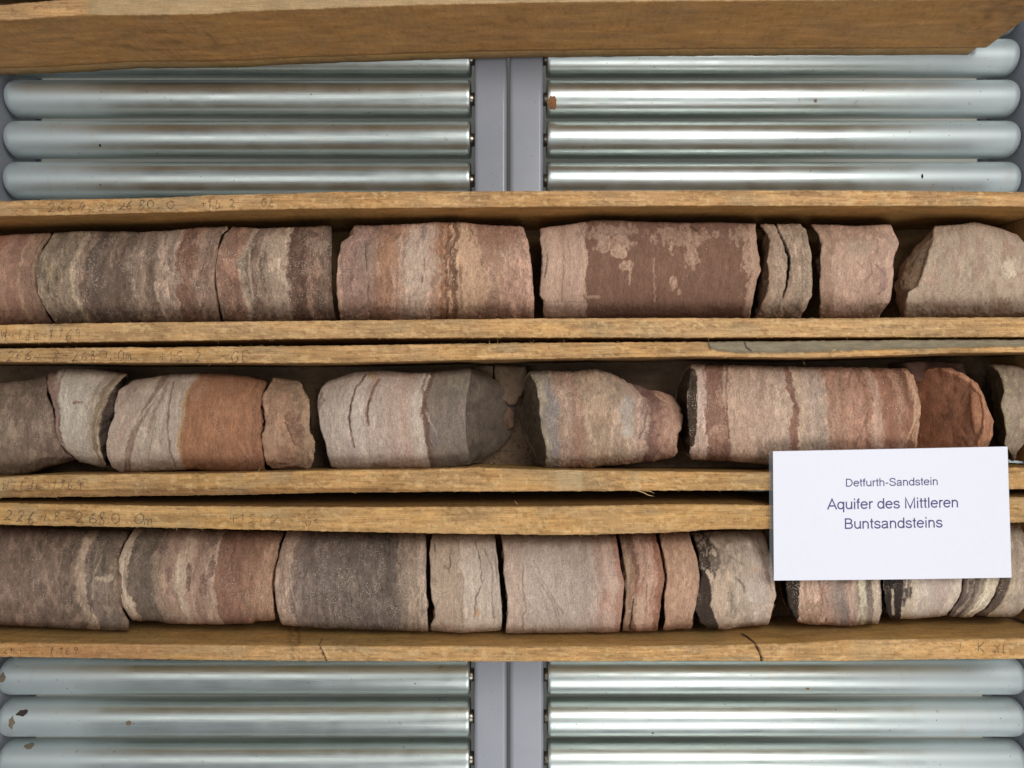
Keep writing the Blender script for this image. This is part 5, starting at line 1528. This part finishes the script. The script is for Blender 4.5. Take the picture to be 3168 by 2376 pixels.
splinter(B2, 580, [(X4 + 930, 1085, .001), (X4 + 950, 1055, .003), (X4 + 968, 1025, .005), (X4 + 976, 1016, .006)])
splinter(B2, 580, [(X4 + 945, 1085, .001), (X4 + 975, 1055, .004), (X4 + 1000, 1045, .005)], 4)
splinter(B2, 1040, [(X2 + 1910, 1000, .001), (X2 + 1955, 1012, .002), (X2 + 1990, 1030, .002), (X2 + 2028, 1038, .001)], 4)
splinter(B2, 1040, [(X2 + 1950, 1002, .001), (X2 + 2000, 1004, .002), (X2 + 2030, 1020, .002)], 3)
splinter(B2, 580, [(X4 + 780, 1118, .001), (X4 + 785, 1135, .002), (X4 + 793, 1152, .001)], 2.5)
splinter(B2, 1040, [(X2 + 5, 880, .001), (X2 + 30, 890, .003), (X2 + 75, 872, .004)], 3)
splinter(B2, 1040, [(X2 - 8, 872, .001), (X2 + 20, 895, .003), (X2 + 44, 906, .004)], 3)
splinter(B2, 1040, [(1668, 885, .001), (1678, 868, .003), (1690, 848, .004)], 2.5)
splinter(B3, 1520, [(X4 - 1068, 85, .001), (X4 - 1080, 72, .003), (X4 - 1090, 60, .004)], 3)
splinter(B3, 1520, [(X4 + 20, 1108, .001), (X4 + 450, 1112, .001), (X4 + 470, 1104, .001)], 1.5) if False else None
splinter(B1, 580, [(X4 + 1180, 905, .001), (X4 + 1190, 925, .002), (X4 + 1205, 935, .001)], 4)

# ------------------------------------------------------------------ pencil writing on the box rims
GL = {
    '0': [[(.5, 0), (.15, .25), (.1, .7), (.45, 1), (.85, .75), (.85, .25), (.5, 0)]],
    '1': [[(.15, .35), (.5, 0), (.42, 1)]],
    '2': [[(.1, .25), (.4, 0), (.8, .2), (.6, .6), (.1, 1), (.5, .9), (.9, 1)]],
    '4': [[(.5, 0), (.1, .6), (.85, .55)], [(.65, .3), (.55, 1)]],
    '5': [[(.85, 0), (.3, .05), (.2, .45), (.65, .45), (.75, .8), (.2, 1)]],
    '6': [[(.7, 0), (.2, .45), (.15, .85), (.5, 1), (.8, .75), (.5, .5), (.2, .7)]],
    '7': [[(.1, .05), (.85, 0), (.4, 1)], [(.25, .5), (.75, .45)]],
    '8': [[(.75, .1), (.35, 0), (.25, .3), (.75, .65), (.65, 1), (.25, .95), (.3, .6), (.75, .1)]],
    '9': [[(.75, .3), (.4, .5), (.2, .2), (.5, 0), (.8, .2), (.65, 1)]],
    '-': [[(.1, .55), (.9, .5)]], '+': [[(.1, .5), (.9, .5)], [(.5, .2), (.5, .85)]],
    ',': [[(.4, .85), (.3, 1.15)]], '.': [[(.4, .95), (.5, .98)]],
    'm': [[(.0, 1), (.05, .5), (.3, .5), (.3, 1)], [(.3, .6), (.6, .5), (.62, 1), (.8, .95)]],
    'G': [[(.85, .15), (.4, 0), (.1, .5), (.4, 1), (.85, .8), (.85, .5), (.5, .5)]],
    'E': [[(.8, 0), (.2, 0), (.15, 1), (.8, 1)], [(.2, .5), (.65, .5)]],
    'B': [[(.2, 0), (.15, 1)], [(.2, 0), (.75, .2), (.2, .48), (.8, .75), (.15, 1)]],
    'e': [[(.15, .7), (.7, .65), (.5, .4), (.15, .65), (.3, 1), (.75, .9)]],
    'W': [[(.0, .0), (.2, 1), (.45, .3), (.7, 1), (.95, 0)]],
    'i': [[(.4, .45), (.4, 1)], [(.42, .2), (.44, .22)]],
    'l': [[(.5, 0), (.35, .6), (.5, 1)]],
    'd': [[(.7, .5), (.2, .6), (.25, 1), (.7, .9)], [(.8, 0), (.7, 1)]],
    'c': [[(.75, .5), (.3, .5), (.2, .85), (.7, 1)]], 'h': [[(.2, 0), (.2, 1), (.3, .55), (.7, .6), (.7, 1)]],
    'K': [[(.2, 0), (.2, 1)], [(.8, 0), (.25, .5), (.8, 1)]], 'X': [[(.1, 0), (.9, 1)], [(.85, 0), (.1, 1)]],
    'I': [[(.4, 0), (.4, 1)]],
}


def handwriting(parent, y0, text, x0, y_top, h, adv, slope=0.0, seed=1, w=3.4):
    rr = random.Random(seed)
    v, f = [], []
    x = x0
    for ch in text:
        if ch in GL:
            jx, jy, js = rr.uniform(-6, 6), rr.uniform(-7, 4), rr.uniform(0.9, 1.32)
            sl, kx = rr.uniform(-0.05, 0.30), rr.uniform(0.85, 1.25)
            for stroke in GL[ch]:
                p = [(x + jx + a * adv * 0.82 * kx - (b - 0.5) * h * sl, y_top + slope * (x - x0) + jy + b * h * js) for a, b in stroke]
                q = []
                for i in range(len(p) - 1):
                    for t in (0, .33, .66):
                        q.append((p[i][0] + (p[i + 1][0] - p[i][0]) * t + rr.uniform(-.8, .8), p[i][1] + (p[i + 1][1] - p[i][1]) * t + rr.uniform(-.8, .8)))
                q.append(p[-1])
                b0 = len(v)
                for i, (gx, gy) in enumerate(q):
                    a = q[max(0, i - 1)]; c = q[min(len(q) - 1, i + 1)]
                    dx, dy = c[0] - a[0], c[1] - a[1]
                    l = math.hypot(dx, dy) + 1e-6
                    ww = w * 0.78 * rr.uniform(0.6, 1.15)
                    for s_ in (1, -1):
                        X, Y = unproj((gx - dy / l * ww * s_) / K, y0 + (gy + dx / l * ww * s_) / K, 0.0009)
                        v.append((float(X), float(Y), 0.0009))
                for i in range(len(q) - 1):
                    f.append([b0 + 2 * i, b0 + 2 * i + 1, b0 + 2 * i + 3, b0 + 2 * i + 2])
        x += adv
    return mesh_obj('pencil_writing', np.array(v), np.array(f), PENCIL, parent, False)


handwriting(B1, 580, '2664,8-2680,0', 310, 98, 50, 64, -0.018, 1)
handwriting(B1, 580, '+15,2', 1290, 76, 54, 50, -0.02, 2)
handwriting(B1, 580, 'GE', 1690, 72, 46, 52, -0.02, 3, 2.8)
handwriting(B1, 580, 'Wilde-1169', 10, 925, 56, 52, -0.02, 4, 3)
handwriting(B2, 580, '2664,8-2680,0m', 40, 1058, 56, 60, 0.0, 5)
handwriting(B2, 580, '+15,2', 1030, 1060, 62, 56, 0.0, 6)
handwriting(B2, 580, '-GE', 1430, 1058, 62, 68, 0.0, 7)
handwriting(B2, 1040, 'Wilde-1169', 20, 940, 54, 52, -0.01, 8, 3)
handwriting(B3, 1520, '22648-2680,0m', 30, 125, 66, 76, 0.02, 9, 3.8)
handwriting(B3, 1520, '+15,2', 1480, 150, 52, 66, 0.0, 10, 3.4)
handwriting(B3, 1520, '-Ge', 1930, 165, 44, 50, 0.0, 11, 3)
handwriting(B3, 1520, 'chi', 20, 1012, 34, 48, 0.0, 12, 3)
handwriting(B3, 1520, '1169', 320, 1010, 44, 52, 0.0, 13, 3)
handwriting(B3, 1520, 'I', X4 + 1785, 985, 46, 60, 0, 14, 3)
handwriting(B3, 1520, 'K', X4 + 1900, 985, 52, 60, 0, 15, 3.4)
handwriting(B3, 1520, 'XI', X4 + 2020, 995, 50, 46, 0, 16, 3.4)

# ------------------------------------------------------------------ the printed card
KC = 2212.0 / 818.0


def cardpt(zx, zy, z):
    X, Y = unproj(2350 + zx / KC, 1350 + zy / KC, z)
    return np.array([float(X), float(Y), z])


ZT, ZBm = 0.0045, 0.0105
c_tl, c_tr = cardpt(110, 125, ZT), cardpt(2070, 85, ZT)
c_bl, c_br = cardpt(118, 1205, ZBm), cardpt(2105, 1180, ZBm)
card = empty('label_card', tuple((c_tl + c_tr + c_bl + c_br) / 4), 'white printed card lying across the boxes, reading Detfurth-Sandstein', 'label card')
WL[card.name] = tuple(card.location)
nrm = np.cross(c_tr - c_tl, c_tl - c_bl)
nrm = nrm / np.linalg.norm(nrm)
if nrm[2] < 0: nrm = -nrm


def cpos(s, t, h=0.0):
    bow = 0.0020 * math.sin(math.pi * s)
    p = (c_tl * (1 - s) + c_tr * s) * (1 - t) + (c_bl * (1 - s) + c_br * s) * t
    return p + nrm * (h + bow)


def sheet(name, s0, s1, t0, t1, h, th, mat):
    n, m_ = 24, 8
    v, f = [], []
    for hh in (h, h + th):
        for i in range(n):
            for j in range(m_):
                v.append(cpos(s0 + (s1 - s0) * i / (n - 1), t0 + (t1 - t0) * j / (m_ - 1), hh))
    a = grid_faces(n, m_, False, n * m_, True)
    b = grid_faces(n, m_, False, 0, False)
    faces = [a, b]
    ring = [i * m_ for i in range(n)] + [(n - 1) * m_ + j for j in range(1, m_)] + [i * m_ + m_ - 1 for i in range(n - 2, -1, -1)] + [j for j in range(m_ - 2, 0, -1)]
    r = np.array(ring); r2 = np.roll(r, -1)
    faces.append(np.stack([r, r2, r2 + n * m_, r + n * m_], -1))
    return mesh_obj(name, np.array(v), faces, mat, card, False)


sheet('paper', 0, 1, 0, 1, 0.0004, 0.0003, PAPER)
sheet('clear_sleeve', -0.0165, 1.004, -0.004, 1.0, 0.0, 0.0002, FILM)


def arc(cx, cy, rx, ry, a0, a1, n=14):
    return [(cx + rx * math.cos(math.radians(a0 + (a1 - a0) * i / n)), cy + ry * math.sin(math.radians(a0 + (a1 - a0) * i / n))) for i in range(n + 1)]


def smooth(p, n=4):
    """Catmull-Rom through the points"""
    q = [p[0]] + list(p) + [p[-1]]
    out = []
    for i in range(1, len(q) - 2):
        for k in range(n):
            t = k / n
            out.append(tuple(0.5 * ((2 * q[i][c]) + (-q[i - 1][c] + q[i + 1][c]) * t + (2 * q[i - 1][c] - 5 * q[i][c] + 4 * q[i + 1][c] - q[i + 2][c]) * t * t
                                    + (-q[i - 1][c] + 3 * q[i][c] - 3 * q[i + 1][c] + q[i + 2][c]) * t ** 3) for c in (0, 1)))
    out.append(p[-1])
    return out


PF = {   # a plain sans-serif, drawn as strokes; (advance, strokes) in thousandths of the body
    'D': (722, [[(125, 0), (125, 716)], [(125, 676), (320, 676)] + arc(330, 358, 295, 318, 90, -90) + [(125, 40)]]),
    'e': (556, [[(62, 280), (498, 280)], [(498, 280)] + arc(280, 262, 218, 222, 8, 325, 22)]),
    't': (278, [[(135, 670), (135, 120)] + arc(205, 110, 70, 72, 180, 285, 6), [(22, 482), (255, 482)]]),
    'f': (278, [[(125, 0), (125, 590)] + arc(215, 590, 90, 88, 180, 75, 6), [(22, 482), (255, 482)]]),
    'u': (556, [[(95, 519), (95, 215)] + arc(265, 210, 170, 172, 180, 300, 10) + [(440, 120), (462, 200)], [(462, 519), (462, 0)]]),
    'r': (333, [[(105, 519), (105, 0)], [(105, 270), (118, 390), (180, 468), (260, 482), (325, 462)]]),
    'h': (556, [[(100, 716), (100, 0)], [(100, 270)] + arc(275, 300, 175, 180, 180, 0, 12) + [(450, 0)]]),
    'n': (556, [[(100, 519), (100, 0)], [(100, 270)] + arc(275, 300, 175, 180, 180, 0, 12) + [(450, 0)]]),
    '-': (333, [[(40, 260), (290, 260)]]),
    'S': (667, [smooth([(575, 500), (520, 630), (340, 678), (160, 625), (112, 525), (170, 425), (340, 372), (520, 315), (592, 205), (530, 90), (345, 38), (150, 90), (85, 235)])]),
    'a': (556, [smooth([(80, 370), (130, 455), (275, 482), (410, 445), (430, 350), (430, 130), (470, 5)]), smooth([(430, 290), (290, 270), (140, 235), (75, 145), (115, 58), (225, 35), (360, 75), (430, 190)])]),
    'd': (556, [[(462, 716), (462, 0)], arc(262, 260, 198, 222, 0, 360, 22)]),
    'q': (556, [[(462, 519), (462, -200)], arc(262, 260, 198, 222, 0, 360, 22)]),
    's': (500, [smooth([(420, 368), (365, 455), (240, 484), (115, 440), (82, 368), (130, 300), (250, 262), (385, 222), (432, 140), (380, 62), (250, 36), (110, 76), (62, 165)])]),
    'i': (222, [[(110, 519), (110, 0)], [(110, 622), (110, 716)]]),
    'l': (222, [[(110, 716), (110, 0)]]),
    'A': (667, [[(22, 0), (332, 700), (645, 0)], [(130, 240), (535, 240)]]),
    'M': (833, [[(110, 0), (110, 700), (416, 20), (722, 700), (722, 0)]]),
    'B': (667, [[(118, 0), (118, 716)], [(118, 676), (340, 676)] + arc(350, 527, 185, 149, 90, -90, 10) + [(118, 378)], [(350, 378)] + arc(375, 209, 205, 169, 90, -90, 10) + [(118, 40)]]),
    ' ': (278, []),
}


def print_line(text, x0, x1, base_l, cap, name='printed_text'):
    x = 0
    strokes = []
    for ch in text:
        adv, st_ = PF[ch]
        for p in st_:
            strokes.append([(x + a, b) for a, b in p])
        x += adv
    xa = min(p[0] for st_ in strokes for p in st_) - 38
    xb = max(p[0] for st_ in strokes for p in st_) + 38
    v, f = [], []
    hw = 45.0
    for si, p in enumerate(strokes):
        b0 = len(v)
        n = len(p)
        for i in range(n):
            a = p[max(0, i - 1)]; c = p[min(n - 1, i + 1)]
            d1 = (p[i][0] - a[0], p[i][1] - a[1]); d2 = (c[0] - p[i][0], c[1] - p[i][1])
            l1 = math.hypot(*d1) or 1; l2 = math.hypot(*d2) or 1
            if i == 0: d1, l1 = d2, l2
            if i == n - 1: d2, l2 = d1, l1
            nx_, ny_ = -(d1[1] / l1 + d2[1] / l2), d1[0] / l1 + d2[0] / l2
            l = math.hypot(nx_, ny_) or 1
            nx_, ny_ = nx_ / l, ny_ / l
            co_ = max(0.45, abs(nx_ * -d1[1] / l1 + ny_ * d1[0] / l1))
            for sg in (1, -1):
                ux, uy = p[i][0] + nx_ * hw * sg / co_, p[i][1] + ny_ * hw * sg / co_
                zx = x0 + (x1 - x0) * (ux - xa) / (xb - xa)
                zy = base_l - 0.0205 * (zx - x0) - uy / 716.0 * cap
                s_ = (zx - 112) / (2070 - 112)
                t_ = (zy - (125 - (zx - 110) * 40 / 1960.0)) / 1085.0
                v.append(cpos(s_, t_, 0.00085 + 0.000004 * (si % 9)))
        for i in range(n - 1):
            f.append([b0 + 2 * i, b0 + 2 * i + 1, b0 + 2 * i + 3, b0 + 2 * i + 2])
    return mesh_obj(name, np.array(v), np.array(f), INK, card, False)


print_line('Detfurth-Sandstein', 712, 1472, 422, 66)
print_line('Aquifer des Mittleren', 553, 1637, 614, 88)
print_line('Buntsandsteins', 698, 1503, 775, 88)
